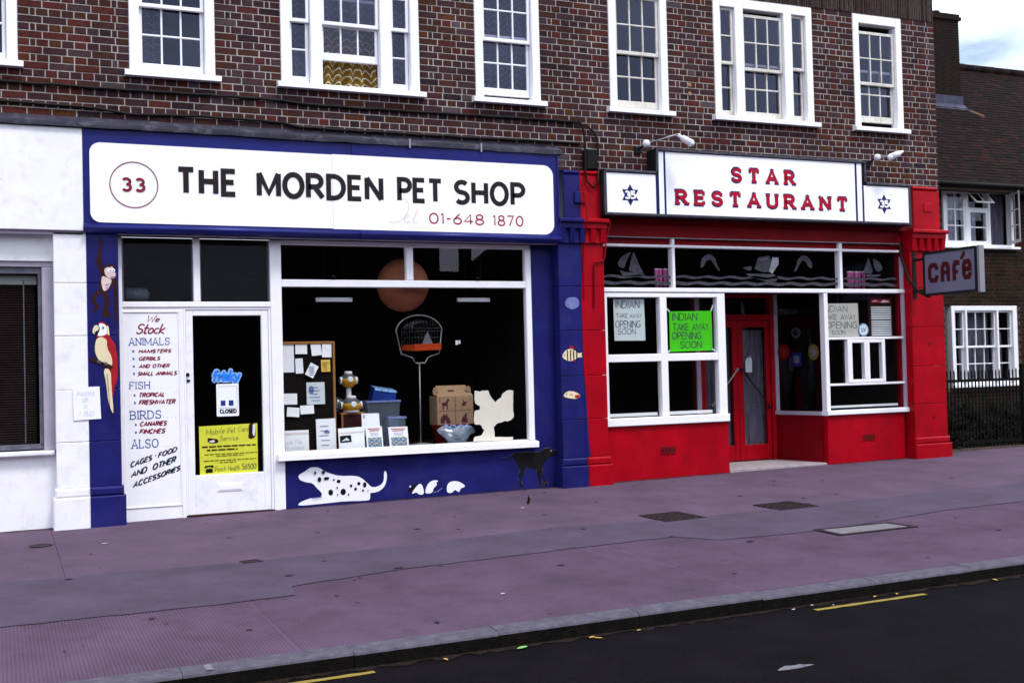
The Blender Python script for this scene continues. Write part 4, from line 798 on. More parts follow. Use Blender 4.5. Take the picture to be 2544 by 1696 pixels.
mb = MB(); ribbon(mb, [(1.268 + .229 * math.cos(t * math.pi / 24), 3.339 + .228 * math.sin(t * math.pi / 24)) for t in range(49)], .009, lambda p: (p.x, -.1648, p.y)); mb.build('number_ring', maroon, sg)
text('33', (1.148, 3.268, 1.378, 3.412), SP, .19, gap=.36).build('number', maroon, sg)
# entrance bay: louvred fanlight, painted panel and door
FY = .05
mb = MB(); mb.bev(1.112, 1.158, FY - .01, .14, .0, 2.84, .005); mb.bev(2.655, 2.776, FY - .01, .14, gz(2.7, 0) - .02, 2.84, .006); mb.bev(1.862, 1.930, FY - .005, .14, 2.185, 2.84, .005)
mb.bev(1.158, 2.655, FY - .008, .14, 2.128, 2.184, .005); mb.build('entrance_frame', white, pf)
for x in (1.164, 1.852, 1.932, 2.641): mb = MB(); mb.box(x, x + .012, .075, .12, 2.186, 2.83); mb.build('louvre_channel', greymetal, pf)
for (a, b) in ((1.178, 1.850), (1.946, 2.640)):
    for i in range(5):
        z = 2.19 + i * .128; q = MB(); q.add([(a, .084, z), (b, .084, z), (b, .096, z + .130), (a, .096, z + .130), (a, .089, z - .001), (b, .089, z - .001)], [(0, 1, 2, 3), (4, 5, 1, 0)]); q.build('louvre_blade', louvreglass, pf)
mb = MB(); mb.bev(1.160, 1.752, FY + .006, .14, gz(1.2, 0) - .02, 2.126, .004); mb.build('side_panel', white, pf)
mb = MB(); fy_ = FY - .004
for bx_ in ((1.165, 1.70, 2.075, 2.088), (1.70, 1.713, .12, 2.088)): mb.bev(bx_[0], bx_[1], fy_, FY + .01, bx_[2], bx_[3], .003)
mb.bev(1.165, 1.713, fy_, FY + .01, .10, .112, .003); mb.bev(1.713, 1.752, FY - .005, .1, gz(1.2, 0) - .02, 2.1, .004); mb.build('panel_moulding', white, pf)
TP = yplane(.0545)
def tline(name, items, m, **k):
    mb = MB()
    for s, rc in items: text(s, rc, TP, mb=mb, **k)
    return mb.build(name, m, pf)
tline('lettering', [('We', (1.395, 1.975, 1.525, 2.045)), ('Stock', (1.295, 1.855, 1.578, 1.962))], maroon, w=.13, slant=.35, rnd=True, gap=.12)
H_ = [('ANIMALS', (1.213, 1.741, 1.615, 1.818)), ('FISH', (1.213, 1.299, 1.413, 1.375)), ('BIRDS', (1.213, .993, 1.517, 1.082)), ('ALSO', (1.222, .700, 1.487, .793))]
tline('lettering', H_, inkblue, w=.11, serif=.10, gap=.24)
tline('lettering', [('...', (1.634, 1.745, 1.69, 1.82)), ('......', (1.45, 1.303, 1.632, 1.38)), ('....', (1.535, 1.0, 1.665, 1.09)), ('....', (1.51, .707, 1.63, .79))], inkblue, w=.08, gap=.5)
tline('lettering', [('HAMSTERS', (1.31, 1.661, 1.63, 1.702)), ('GERBILS', (1.309, 1.586, 1.52, 1.627)), ('AND OTHER', (1.31, 1.509, 1.612, 1.552)), ('SMALL ANIMALS', (1.295, 1.432, 1.683, 1.477)), ('TROPICAL', (1.302, 1.214, 1.562, 1.263)), ('FRESHWATER', (1.304, 1.138, 1.664, 1.190)), ('CANARIES', (1.308, .920, 1.575, .972)), ('FINCHES', (1.304, .842, 1.558, .895))], maroon, w=.24, slant=.30, gap=.22)
tline('lettering', [('CAGES', [(1.210, .507), (1.425, .577), (1.425, .632), (1.210, .568)]), ('-', [(1.445, .59), (1.468, .597), (1.468, .652), (1.445, .645)]), ('FOOD', [(1.482, .592), (1.672, .652), (1.67, .706), (1.482, .648)]), ('AND', [(1.219, .408), (1.375, .456), (1.373, .522), (1.216, .468)]), ('OTHER', [(1.425, .468), (1.659, .543), (1.661, .611), (1.423, .535)]), ('ACCESSORIES', [(1.233, .304), (1.699, .458), (1.704, .512), (1.234, .366)])], inkblack, w=.22, slant=.28, gap=.2)
mb = MB()
for x, z in L['bullets']: mb.flat(ell(x, z, .010, .012, 10), .0535)
mb.build('bullet_dots', inkblue, pf)
# door
mb = MB(); dx0, dx1, dz0, dz1 = 1.772, 2.628, gz(2.2, 0) + .014, 2.098
GX0, GX1, GZ0, GZ1 = 1.848, 2.555, .392, 2.04
for a, b, c, d in ((dx0, GX0, dz0, dz1), (GX1, dx1, dz0, dz1), (GX0, GX1, GZ1, dz1), (GX0, GX1, dz0, GZ0)): mb.bev(a, b, .062, .11, c, d, .005)
dr = mb.build('door', white2, pf)
mb = MB(); mb.bev(1.753, 1.771, FY, .14, dz0, 2.126, .003); mb.bev(2.630, 2.655, FY + .004, .14, dz0, 2.126, .003); mb.bev(1.771, 2.63, FY + .004, .14, 2.10, 2.127, .003); mb.build('door_frame', white, pf)
mb = MB(); mb.add([(GX0, .088, GZ0), (GX1, .088, GZ0), (GX1, .088, GZ1), (GX0, .088, GZ1)], [(0, 1, 2, 3)]); mb.build('pane', glass, dr)
mb = MB(); mb.bev(2.067, 2.325, .054, .07, .212, .296, .005); mb.bev(2.083, 2.309, .050, .07, .227, .281, .003); mb.build('letter_plate', white, dr)
mb = MB(); mb.lathe((1.788, .05, 1.433), [(.019, 0), (.019, .012), (.012, .014)], 12, 'y'); mb.box(1.776, 1.80, .052, .066, 1.358, 1.384); mb.box(1.793, 1.812, .048, .06, 1.364, 1.380); mb.build('lock', darkmetal, dr)
mb = MB(); mb.box(1.76, 2.64, .02, .14, gz(2.2, 0) - .02, gz(2.2, 0) + .013); mb.build('threshold', brown, pf)
# things stuck inside the door glass
fr = thing('window_sticker', 'blue and pale blue pet food name sticker on the door glass above the closed sign', 'sticker', (2.19, .0855, 1.4))
def lw_text(s, rc, y, w, extra, m, par, name): text(s, rc, yplane(y), w, .12, 0, True, .11, extra).build(name, m, par)
lw_text('frisky', (2.045, 1.355, 2.335, 1.475), .0862, .20, .030, bluefoil, fr, 'outline'); lw_text('frisky', (2.045, 1.355, 2.335, 1.475), .0845, .20, 0, cardblue, fr, 'lettering')
cs = thing('closed_sign', 'white hanging sign reading closed with two small pictures on the door glass', 'sign', (2.19, .084, 1.15))
mb = MB(); mb.prism(rrect(2.079, .990, 2.309, 1.328, .012, 3), .0835, .0865); mb.build('card', paper, cs)
mb = MB()
for x in (2.122, 2.205): mb.box(x, x + .048, .0815, .083, 1.10, 1.155)
mb.build('picture', bluebox, cs); text('CLOSED', (2.108, 1.019, 2.287, 1.066), yplane(.0825), .26, gap=.18).build('lettering', inkblack, cs)
mb = MB()
for z in (1.30, 1.075): mb.box(2.095, 2.293, .0820, .0832, z, z + .003)
mb.box(2.290, 2.293, .0820, .0832, 1.08, 1.30); mb.build('border', palblue, cs)
yp = thing('poster', 'yellow hand written pet care poster behind the door glass', 'poster', (2.2, .10, .65))
mb = MB(); mb.add([(1.897, .097, .894), (2.5, .095, .905), (2.498, .096, .392), (1.90, .099, .386)], [(0, 1, 2, 3)]); mb.build('sheet', yellowpaper, yp)
mb = MB(); PQ = yplane(.0935)
text('Mobile', [(1.97, .80), (2.16, .815), (2.16, .875), (1.97, .86)], PQ, .06, .15, rnd=True, mb=mb); text('Pet', [(2.19, .81), (2.27, .815), (2.27, .875), (2.19, .87)], PQ, .06, .15, rnd=True, mb=mb); text('Care', [(2.30, .82), (2.41, .825), (2.41, .88), (2.30, .875)], PQ, .06, .15, rnd=True, mb=mb); text('Service', (2.11, .735, 2.30, .79), PQ, .06, .15, rnd=True, mb=mb); text('Ponch Health', (2.055, .42, 2.31, .475), PQ, .06, .1, rnd=True, mb=mb); text('56500', (2.33, .425, 2.48, .485), PQ, .09, .1, rnd=True, mb=mb)
mb.build('lettering', pencil, yp)
mb = MB()
for z, a, b, h in ((.680, 1.925, 2.48, .014), (.645, 1.975, 2.29, .014)):
    x = a
    while x < b: w_ = random.uniform(.03, .085); mb.box(x, min(b, x + w_), .0930, .0936, z - h / 2, z + h / 2); x += w_ + .012
for z, a, b in ((.600, 1.95, 2.49), (.580, 2.07, 2.35), (.535, 1.94, 2.48), (.512, 2.1, 2.27)):
    x = a
    while x < b: w_ = random.uniform(.02, .06); mb.box(x, min(b, x + w_), .0930, .0936, z - .0035, z + .0035); x += w_ + .01
mb.build('small_print', brown, yp)
mb = MB(); mb.flat([(1.955, .41), (2.03, .412), (2.028, .445), (2.015, .455), (1.97, .452), (1.957, .44)], .0932); mb.flat([(1.945, .468), (1.955, .485), (2.03, .488), (2.042, .468), (2.025, .462), (2.01, .473), (1.975, .472), (1.96, .46)], .0930); mb.flat(ell(1.993, .434, .016, .016, 12), .0925); mb.build('telephone_picture', black, yp)
mb = MB(); mb.flat(smooth([(2.41, .905), (2.47, .908), (2.485, .84), (2.48, .77), (2.455, .745), (2.40, .745), (2.41, .82)]), .0928); mb.flat(smooth([(1.98, .775), (2.03, .765), (2.09, .755), (2.095, .715), (1.985, .72)]), .0928); mb.build('dog_picture', brown, yp)
mb = MB(); mb.flat(smooth([(2.45, .90), (2.478, .89), (2.48, .82), (2.465, .76), (2.445, .80), (2.45, .85)]), .0922); mb.flat(smooth([(2.0, .74), (2.05, .75), (2.06, .725), (2.0, .725)]), .0922); mb.build('dog_markings', paper, yp)
# display window
mb = MB(); Y0, Y1 = .045, .125; WX0, WX1 = 2.776, 5.71
mb.bev(WX0, WX1, Y0 + .015, Y1, 2.798, 2.848, .005); mb.bev(5.640, WX1, Y0, Y1, .58, 2.797, .006); mb.bev(WX0, 5.639, Y0, Y1, 2.344, 2.423, .006); mb.bev(4.183, 4.263, Y0, Y1, 2.424, 2.797, .006); mb.build('window_frame', white, pf)
mb = MB(); mb.add([(2.69, -.035, .500), (5.72, -.035, .500), (5.72, -.035, .556), (2.69, -.035, .556), (2.69, -.028, .565), (5.72, -.028, .565), (5.72, .14, .586), (2.69, .14, .586), (2.69, .14, .500), (5.72, .14, .500)], [(0, 1, 2, 3), (3, 2, 5, 4), (4, 5, 6, 7), (0, 8, 9, 1), (0, 3, 4, 7, 8), (1, 9, 6, 5, 2)]); mb.build('sill', white, pf)
for (a, b, c, d) in ((WX0, 5.64, .586, 2.344), (WX0, 4.183, 2.423, 2.798), (4.263, 5.64, 2.423, 2.798)):
    mb = MB(); mb.add([(a, .093, c), (b, .093, c), (b, .093, d), (a, .093, d)], [(0, 1, 2, 3)]); mb.build('pane', glass, pf)
mb = MB(); mb.box(2.69, 6.0, .06, .13, gz(2.7, 0) - .05, .499); st = mb.build('stall_riser', blue, pf)
mb = MB(); mb.bev(5.712, 6.0, .058, .13, .500, 2.85, .004); mb.build('side_board', blue, pf)
mb = MB(); mb.box(.80, 6.0, -.10, .14, 2.849, 2.853); mb.build('soffit', lilac, pf)
for x, z in ((3.36, 2.43), (5.05, 2.425)):
    mb = MB(); mb.tube([(x, .04, z)] + [(x - .02 + .02 * math.cos(t), .03 - .02 * t / 5, z + .018 + .02 * math.sin(t)) for t in (0, .8, 1.6, 2.4, 3.2)], .005, 6); mb.build('hook', darkmetal, pf)
mb = MB(); mb.box(2.75, 5.7, .14, 1.5, .52, .553); mb.build('display_shelf', brown, pf)
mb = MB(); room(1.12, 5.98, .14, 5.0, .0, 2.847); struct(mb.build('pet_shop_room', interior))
painting(st, 'spotted_dog_painting', [(smooth(L['dal']), paper)] + [(ell((s[0][0] + s[1][0]) / 2, (s[2][1] + s[3][1]) / 2, (s[1][0] - s[0][0]) / 2, (s[2][1] - s[3][1]) / 2, 10), black) for s in L['dalspots']] + [([(3.055, .085), (3.16, .090), (3.17, .080), (3.06, .075)], palblue)], .06, 'lying white dog with black spots')
painting(st, 'mice_painting', [(smooth(L['mouse1b']), black), (smooth(L['mouse1']), paper), (smooth(L['mouse2']), paper), (smooth(L['mouse3']), paper), (ell(4.17, .135, .010, .010, 8), paper), ([(4.44, .05), (4.50, .07), (4.545, .10), (4.55, .095), (4.505, .06), (4.445, .042)], palblue)], .06, 'three small white mice, one with a black head')
painting(st, 'black_dog_painting', [([(x + (.006 if k % 2 else -.006), z + .004) for k, (x, z) in enumerate(L['blackdog'])], greymetal), (L['blackdog'], black), (ell(5.915, .44, .008, .006, 8), paper), (ell(5.872, .40, .010, .028, 8), brown)], .06, 'standing black dog with its tail out')
# ================================================================== GOODS IN THE PET SHOP WINDOW (all stand on the display shelf, top at .553)
SH = .553
bo = thing('notice_board', 'dark notice board in a thin wooden frame at the left of the pet shop window', 'notice board', (3.1, .32, .56))
mb = MB(); mb.box(2.80, 3.39, .315, .335, .575, 1.74); mb.build('panel', cork, bo)
mb = MB(); mb.bev(3.385, 3.412, .295, .34, .558, 1.765, .004); mb.bev(2.78, 3.385, .295, .34, 1.735, 1.765, .004); mb.bev(2.78, 3.385, .295, .34, .556, .58, .004); mb.build('frame', wood, bo)
CL = ['large white sheet at the top left corner of the notice board', 'small white card second from the left along the top of the notice board', 'tilted white card third along the top of the notice board', 'tall white card in the top right corner of the notice board', 'narrow white card beside the large sheet on the notice board', 'amber card near the right frame of the notice board', 'printed white sheet with a grey picture in the middle of the notice board', 'white sheet at the left edge halfway down the notice board', 'small tilted white card low on the left of the notice board', 'small white card low in the middle of the notice board', 'tall pale leaflet with a faint drawing at the bottom right of the notice board', 'white sheet with a pink rule at the bottom left of the notice board', 'white card tipped on its corner in the notice board']
rots = [0, -.02, .10, -.02, .03, .01, 0, -.02, -.10, .03, .01, 0, -.5]
for i in range(13):
    x0, z0, x1, z1 = L['c_%d' % i]
    if i == 12: x0, z0, x1, z1 = 3.095, 1.375, 3.195, 1.52
    x0 = max(x0, 2.80); cx_, cz_ = (x0 + x1) / 2, (z0 + z1) / 2; hw, hh = (x1 - x0) / 2, (z1 - z0) / 2; c_, s_ = math.cos(rots[i]), math.sin(rots[i])
    y = .300 - .0017 * i if i not in (10, 11) else .270 - .003 * (i - 10)
    o = thing('notice_card', CL[i], 'card', (cx_, y, cz_), 'cards on the notice board in the pet shop window')
    mb = MB(); pts = [(cx_ + u * hw * c_ - v * hh * s_, cz_ + u * hw * s_ + v * hh * c_) for u, v in ((-1, -1), (1, -1), (1, 1), (-1, 1))]
    mb.add([(x, y + (.008 if k > 1 else 0), z) for k, (x, z) in enumerate(pts)] + [(x, y + .0012 + (.008 if k > 1 else 0), z) for k, (x, z) in enumerate(pts)], [(0, 1, 2, 3), (7, 6, 5, 4), (0, 4, 5, 1), (1, 5, 6, 2), (2, 6, 7, 3), (3, 7, 4, 0)]); mb.build('sheet', amber if i == 5 else (papergrey if i in (6,) else paper), o)
    mb = MB()
    if i in (6, 10, 12, 5):
        for k in range(5):
            z = cz_ + hh * (.55 - .3 * k); w_ = hw * random.uniform(.45, .75); mb.box(cx_ - w_, cx_ + w_ * random.uniform(.2, 1), y - .0012, y - .0006, z - .004, z + .003)
        if i == 6: mb.flat(ell(cx_ - .05, cz_ + .04, .03, .045, 10), y - .0012)
        if i == 10: mb.flat(smooth([(cx_ - .03, cz_ + .03), (cx_ + .01, cz_ + .06), (cx_ + .05, cz_ + .02), (cx_, cz_ + .01)]), y - .0012)
        mb.build('print', palblue if i != 5 else kraft, o)
    if i == 11:
        mb.box(x0, x1, y - .0012, y - .0005, z1 - .035, z1 - .028); mb.build('rule', pinkish, o)
        q = MB(); text('with Fish', (2.84, .655, 3.02, .70), yplane(y - .001), .08, .1, rnd=True, mb=q); text('in stock', (2.84, .60, 3.04, .64), yplane(y - .001), .08, .1, rnd=True, mb=q); q.build('lettering', faint, o)
# hamster home
hm = thing('hamster_home', 'amber and white plastic hamster home of two pods joined by a tube', 'hamster cage', (3.62, .5, .97))
def pod(cx, cz, rx, rz_, part, my):
    mb = MB(); prof = [(rx * math.cos(a), rz_ * math.sin(a)) for a in [R(-80 + 16 * k) for k in range(11)]]; mb.lathe((cx, .5, cz), prof[:6] + [(rx, 0.02)], 20); mb.build(part, yplastic, hm, True)
    mb = MB(); mb.lathe((cx, .5, cz), [(rx, .0)] + [(rx * math.cos(a), rz_ * math.sin(a)) for a in [R(12 * k) for k in range(1, 6)]], 20); mb.build('clear_dome', clearplastic, hm, True)
    mb = MB(); mb.lathe((cx, .5, cz + rz_ * .82), [(rx * .45, 0), (rx * .5, .01), (rx * .48, .03), (rx * .3, .035)], 18); mb.build('top_cap', wplastic, hm, True)
    for s_ in (-1, 1): mb = MB(); mb.lathe((cx + s_ * rx * .93, .5, cz), [(.042, -.014), (.042, .014)], 16, 'x'); mb.build('side_cap', wplastic, hm)
    mb = MB(); mb.lathe((cx + .0, .5 - rx * 1.0, cz + .012), [(.030, .02), (.034, .0), (.026, -.008), (.012, -.008)], 16, 'y'); mb.build('port', wplastic, hm)
pod(3.615, 1.325, .092, .085, 'pod', 0); pod(3.64, 1.045, .118, .09, 'pod', 0)
mb = MB(); mb.lathe((3.615, .5, 1.12), [(.028 + .003 * (k % 2), .012 * k) for k in range(11)], 14); mb.build('tube', wplastic, hm, True)
mb = MB(); mb.lathe((3.64, .5, .965), [(.09, 0), (.095, .02), (.07, .035)], 16); mb.build('foot', wplastic, hm, True)
mb = MB(); mb.lathe((3.50, .58, 1.06), [(.001, -.08), (.06, -.06), (.085, 0), (.06, .06), (.001, .08)], 14); mb.build('side_pod', clearplastic, hm, True)
hb = thing('wooden_crate', 'small dark wooden box carrying the hamster home', 'box', (3.64, .56, SH)); 
mb = MB(); mb.bev(3.52, 3.765, .45, .66, SH, .962, .004); mb.build('carcass', brown, hb); mb = MB(); mb.bev(3.505, 3.78, .44, .67, .945, .9655, .003); mb.bev(3.51, 3.53, .443, .45, SH, .945, .003); mb.build('edge', wood, hb)
tk = thing('plastic_tank', 'large clear plastic animal tank with a pale rim behind the booklets', 'tank', (4.01, .6, SH))
def tank(par, x0, x1, y0, y1, z0, z1, tap=.02):
    mb = MB(); mb.loft([[(x0 + tap, y0 + tap, z0), (x1 - tap, y0 + tap, z0), (x1 - tap, y1 - tap, z0), (x0 + tap, y1 - tap, z0)], [(x0, y0, z1), (x1, y0, z1), (x1, y1, z1), (x0, y1, z1)]], cap=False); mb.add([(x0 + tap, y0 + tap, z0), (x1 - tap, y0 + tap, z0), (x1 - tap, y1 - tap, z0), (x0 + tap, y1 - tap, z0)], [(0, 1, 2, 3)]); mb.build('shell', clearplastic, par)
    mb = MB()
    for a, b, c, d in ((x0 - .008, x1 + .008, y0 - .008, y0 + .004), (x0 - .008, x1 + .008, y1 - .004, y1 + .008), (x0 - .008, x0 + .004, y0, y1), (x1 - .004, x1 + .008, y0, y1)): mb.bev(a, b, c, d, z1 - .022, z1 + .002, .003)
    mb.build('rim', palblue, par)
mb = MB(); mb.box(3.86, 4.16, .50, .72, SH, .77); mb.build('plinth_box', greymetal, tk); tank(tk, 3.82, 4.215, .48, .74, .77, 1.085)
tk2 = thing('plastic_tank', 'small clear plastic tank partly hidden behind the right hand booklet', 'tank', (4.12, .4, SH)); tank(tk2, 4.02, 4.225, .32, .46, SH, .90)
bb = thing('lidded_box', 'blue plastic box with a shiny pale lid lying in the large tank', 'box', (4.05, .6, 1.08))
mb = MB(); mb.add([(3.90, .56, 1.075), (4.185, .56, 1.06), (4.195, .56, 1.175), (3.935, .56, 1.225), (3.90, .70, 1.075), (4.185, .70, 1.06), (4.195, .72, 1.205), (3.935, .72, 1.255)], [(0, 1, 2, 3), (0, 4, 5, 1), (1, 5, 6, 2), (2, 6, 7, 3), (3, 7, 4, 0), (7, 6, 5, 4)]); mb.build('body', bluebox, bb)
mb = MB(); mb.add([(3.94, .555, 1.232), (4.205, .555, 1.185), (4.205, .725, 1.215), (3.94, .725, 1.262), (3.945, .553, 1.205), (4.2, .553, 1.165)], [(0, 1, 2, 3), (4, 5, 1, 0)]); mb.build('lid', bluefoil, bb)
wc = thing('price_card', 'white card standing in front of the plastic tank', 'card', (3.81, .31, .79)); mb = MB(); mb.add([(3.705, .295, .70), (3.916, .295, .70), (3.912, .33, .95), (3.708, .33, .953)], [(0, 1, 2, 3)]); mb.build('sheet', paper, wc)
mb = MB(); text('X', (3.72, .895, 3.75, .94), lambda u, v, l: (u, .321 - l, v), .12, mb=mb); mb.build('mark', pencil, wc)
bk = thing('leaflet', 'wide white leaflet with a small dark photograph beside the notice board', 'leaflet', (3.55, .23, .55)); mb = MB(); mb.add([(3.415, .215, .555), (3.71, .215, .56), (3.71, .25, .812), (3.415, .25, .80)], [(0, 1, 2, 3)]); mb.build('sheet', paper, bk)
mb = MB(); mb.add([(3.43, .2375, .745), (3.70, .2375, .752), (3.70, .2385, .76), (3.43, .2385, .753)], [(0, 1, 2, 3)]); mb.build('rule', pinkish, bk); mb = MB(); mb.add([(3.43, .224, .645), (3.56, .224, .65), (3.555, .231, .725), (3.43, .231, .72)], [(0, 1, 2, 3)]); mb.build('photograph', black, bk); mb = MB(); mb.add([(3.445, .2245, .662), (3.54, .2245, .668), (3.505, .2262, .70), (3.48, .226, .685)], [(0, 1, 2, 3)]); mb.build('photograph_highlight', papergrey, bk)
def booklet(x0, x1, z0, z1, label):
    o = thing('booklet', label, 'booklet', ((x0 + x1) / 2, .24, z0), 'booklets on show in the pet shop window'); P_ = lambda u, v, d=0: (x0 + (x1 - x0) * u, .225 + .05 * v - d, z0 + (z1 - z0) * v)
    mb = MB(); mb.add([P_(0, 0), P_(1, 0), P_(1, 1), P_(0, 1), P_(0, 0, -.008), P_(1, 0, -.008), P_(1, 1, -.008), P_(0, 1, -.008)], [(0, 1, 2, 3), (7, 6, 5, 4), (0, 4, 5, 1), (1, 5, 6, 2), (2, 6, 7, 3), (3, 7, 4, 0)]); mb.build('cover', paper, o)
    mb = MB()
    for v, a, b in ((.90, .12, .88), (.82, .2, .8)): mb.add([P_(a, v - .022, .001), P_(b, v - .022, .001), P_(b, v + .022, .001), P_(a, v + .022, .001)], [(0, 1, 2, 3)])
    mb.build('title_print', signred, o); mb = MB(); mb.add([P_(.1, .06, .001), P_(.92, .06, .001), P_(.92, .52, .001), P_(.1, .52, .001)], [(0, 1, 2, 3)]); mb.build('picture_print', printmix, o)
    mb = MB()
    for v in (.72, .66, .60): mb.add([P_(.25, v - .009, .001), P_(.75, v - .009, .001), P_(.75, v + .009, .001), P_(.25, v + .009, .001)], [(0, 1, 2, 3)])
    mb.build('small_print', palblue, o)
booklet(3.735, 3.925, .556, .805, 'colour printed booklet next to the wide leaflet'); booklet(4.00, 4.225, .556, .79, 'colour printed booklet standing alone right of its twin')
gl_ = thing('globe_lampshade', 'large copper brown paper globe hanging inside the pet shop window', 'lampshade', (4.286, .5, 2.41))
mb = MB(); mb.lathe((4.286, .5, 2.406), [(.300 * math.cos(R(a)), .308 * math.sin(R(a))) for a in range(-88, 89, 8)], 36); mb.build('shade', copper, gl_, True); mb = MB(); mb.tube([(4.286, .5, 2.70), (4.286, .5, 2.845)], .006, 6); mb.build('flex', black, gl_)
mb = MB(); mb.lathe((4.286, .5, 2.406), [(.296 * math.cos(R(a)) + .006, .308 * math.sin(R(a))) for a in (-58, -56)], 36, cap=False); mb.build('hoop', wood, gl_, True)
for x0, x1, lb in ((3.185, 3.594, 'white strip lamp hanging left of the copper globe'), (4.845, 5.241, 'white strip lamp hanging right of the copper globe')):
    o = thing('strip_lamp', lb, 'strip lamp', ((x0 + x1) / 2, .2, 2.21), 'unlit strip lamps inside the pet shop'); mb = MB(); mb.bev(x0, x1, .185, .23, 2.194, 2.240, .006); mb.build('batten', wplastic, o)
    mb = MB(); [mb.box(x, x + .012, .182, .187, 2.224, 2.235) for x in (x0 + .02, x1 - .03)]; mb.build('screw', darkmetal, o)
    mb = MB(); [mb.tube([(x, .21, 2.238), (x, .21, 2.846)], .002, 6) for x in (x0 + .1, x1 - .1)]; mb.build('hanger', darkmetal, o)
# bird cage on its stand
cg = thing('cage_stand', 'bright metal hoop stand with a tall pole for the bird cage', 'cage stand', (4.48, .55, SH))
hx = lambda u: 4.207 + .567 * u; hz = lambda v: 1.504 + .557 * v
loop = [(hx(.41), hz(0)), (hx(.33), hz(.12)), (hx(.10), hz(.20)), (hx(.01), hz(.62))] + [(hx(.5 + .5 * math.cos(R(a))), hz(.64 + .36 * math.sin(R(a)))) for a in range(175, -1, -11)] + [(hx(.93), hz(.20)), (hx(.68), hz(.12)), (hx(.61), hz(0)), (hx(.41), hz(0))]
mb = MB(); mb.tube([(x, .55, z) for x, z in loop], .0105, 8); mb.build('hoop', chrome, cg, True)
mb = MB(); mb.tube([(4.485, .55, 1.505), (4.478, .55, SH + .02)], .0085, 8); mb.build('pole', aluminium, cg, True); mb = MB(); mb.lathe((4.478, .55, SH), [(.14, 0), (.14, .012), (.02, .028)], 20); mb.build('foot', aluminium, cg, True)
ca = thing('bird_cage', 'small wire bird cage with an orange red tray hung in the hoop stand', 'bird cage', (4.5, .55, 1.65))
def dome(x): return 1.96 + .045 * math.cos((x - 4.51) / .24 * 1.3)
mb = MB(); mb.add([(4.30, .62, 1.655), (4.40, .45, 1.645), (4.72, .45, 1.655), (4.72, .65, 1.66), (4.29, .62, 1.715), (4.40, .447, 1.722), (4.725, .447, 1.727), (4.725, .65, 1.725)], [(0, 1, 5, 4), (1, 2, 6, 5), (2, 3, 7, 6), (3, 0, 4, 7), (4, 5, 6, 7), (3, 2, 1, 0)]); mb.build('tray', orange, ca)
mb = MB()
for i in range(9):
    x = 4.40 + .32 * i / 8; mb.tube([(x, .452, 1.72), (x - .0, .452, 1.90 + .0), (x, .50, dome(x)), (x, .60, dome(x)), (x, .645, 1.88), (x, .645, 1.72)], .0009, 4)
for z in (1.80, 1.87, 1.905): mb.tube([(4.40, .452, z), (4.72, .452, z)], .002, 4); mb.tube([(4.30, .62, z), (4.40, .452, z)], .002, 4)
for i in range(5): t = i / 5; mb.tube([(4.30 + .1 * t, .62 - .17 * t, 1.72), (4.30 + .1 * t, .62 - .17 * t, 1.90), (4.36 + .05 * t, .58 - .1 * t, 1.975)], .0013, 4)
mb.build('wire_bars', chrome, ca)
mb = MB(); vs = []
for i in range(9):
    x = 4.30 + .42 * i / 8; vs += [(x, .455, 1.90 + .07 * math.sin(math.pi * i / 8)), (x, .60, 1.93 + .075 * math.sin(math.pi * i / 8))]
mb.add(vs, [(2 * i, 2 * i + 2, 2 * i + 3, 2 * i + 1) for i in range(8)]); mb.build('roof', clearplastic, ca, True)
mb = MB(); mb.add([(4.53, .56, 1.725), (4.66, .56, 1.725), (4.60, .56, 1.87), (4.565, .56, 1.82)], [(0, 1, 2, 3)]); mb.build('mirror', aluminium, ca)
# cardboard carrier
cr = thing('pet_carrier', 'brown cardboard pet carrier printed with four maroon animals', 'carrier box', (4.85, .5, SH))
x0, x1 = 4.635, 5.085; mb = MB(); mb.bev(x0, x1, .40, .66, .782, 1.112, .003); mb.build('box', kraft, cr)
mb = MB(); mb.add([(x0 + .0, .402, 1.112), (x1, .402, 1.112), (x1 - .05, .52, 1.235), (x0 + .03, .52, 1.235)], [(0, 1, 2, 3)]); mb.prism(smooth([(4.60, 1.13), (4.66, 1.12), (4.66, 1.215), (4.62, 1.225), (4.595, 1.19)]), .43, .434); mb.prism(smooth([(5.03, 1.225), (5.06, 1.222), (5.075, 1.16), (5.04, 1.14), (5.0, 1.2)]), .43, .434); mb.build('gable_top', kraft, cr)
mb = MB(); mb.add([(4.79, .448, 1.165), (4.865, .448, 1.165), (4.865, .463, 1.183), (4.79, .463, 1.183)], [(0, 1, 2, 3)]); mb.build('hand_slot', brown, cr)
YC = .3985; mb = MB(); mb.flat([(4.66, .939), (5.055, .942), (5.055, .947), (4.66, .944)], YC); mb.flat([(4.857, .80), (4.862, .80), (4.862, 1.10), (4.857, 1.10)], YC); mb.flat([(4.665, 1.04), (4.671, 1.04), (4.671, 1.085), (4.665, 1.085)], YC); mb.flat([(5.04, 1.045), (5.046, 1.045), (5.046, 1.085), (5.04, 1.085)], YC); mb.flat(ell(4.865, 1.01, .008, .008, 8), YC)
dogp = [(.0, .72), (.1, .62), (.5, .68), (.62, .8), (.66, 1), (.78, .98), (.98, .86), (.96, .8), (.8, .76), (.74, .5), (.72, .02), (.6, .02), (.6, .34), (.3, .32), (.28, .02), (.14, .02), (.16, .3), (.1, .5), (.05, .6)]
birdp = [(.0, .0), (.25, .25), (.1, .5), (.35, .55), (.3, 1), (.55, .65), (.9, .8), (.68, .5), (.62, .3), (.35, .28)]
catp = [(.05, 0), (.0, .3), (.2, .6), (.5, .7), (.62, 1), (.72, .9), (.85, .95), (.9, .75), (.78, .62), (.95, .3), (1, 0)]
rabp = [(.0, .1), (.05, .55), (.25, .8), (.4, .95), (.52, .75), (.6, 1), (.7, .72), (.85, .5), (1, .15), (.85, 0), (.6, .02), (.55, .3), (.42, .3), (.38, .02), (.15, 0)]
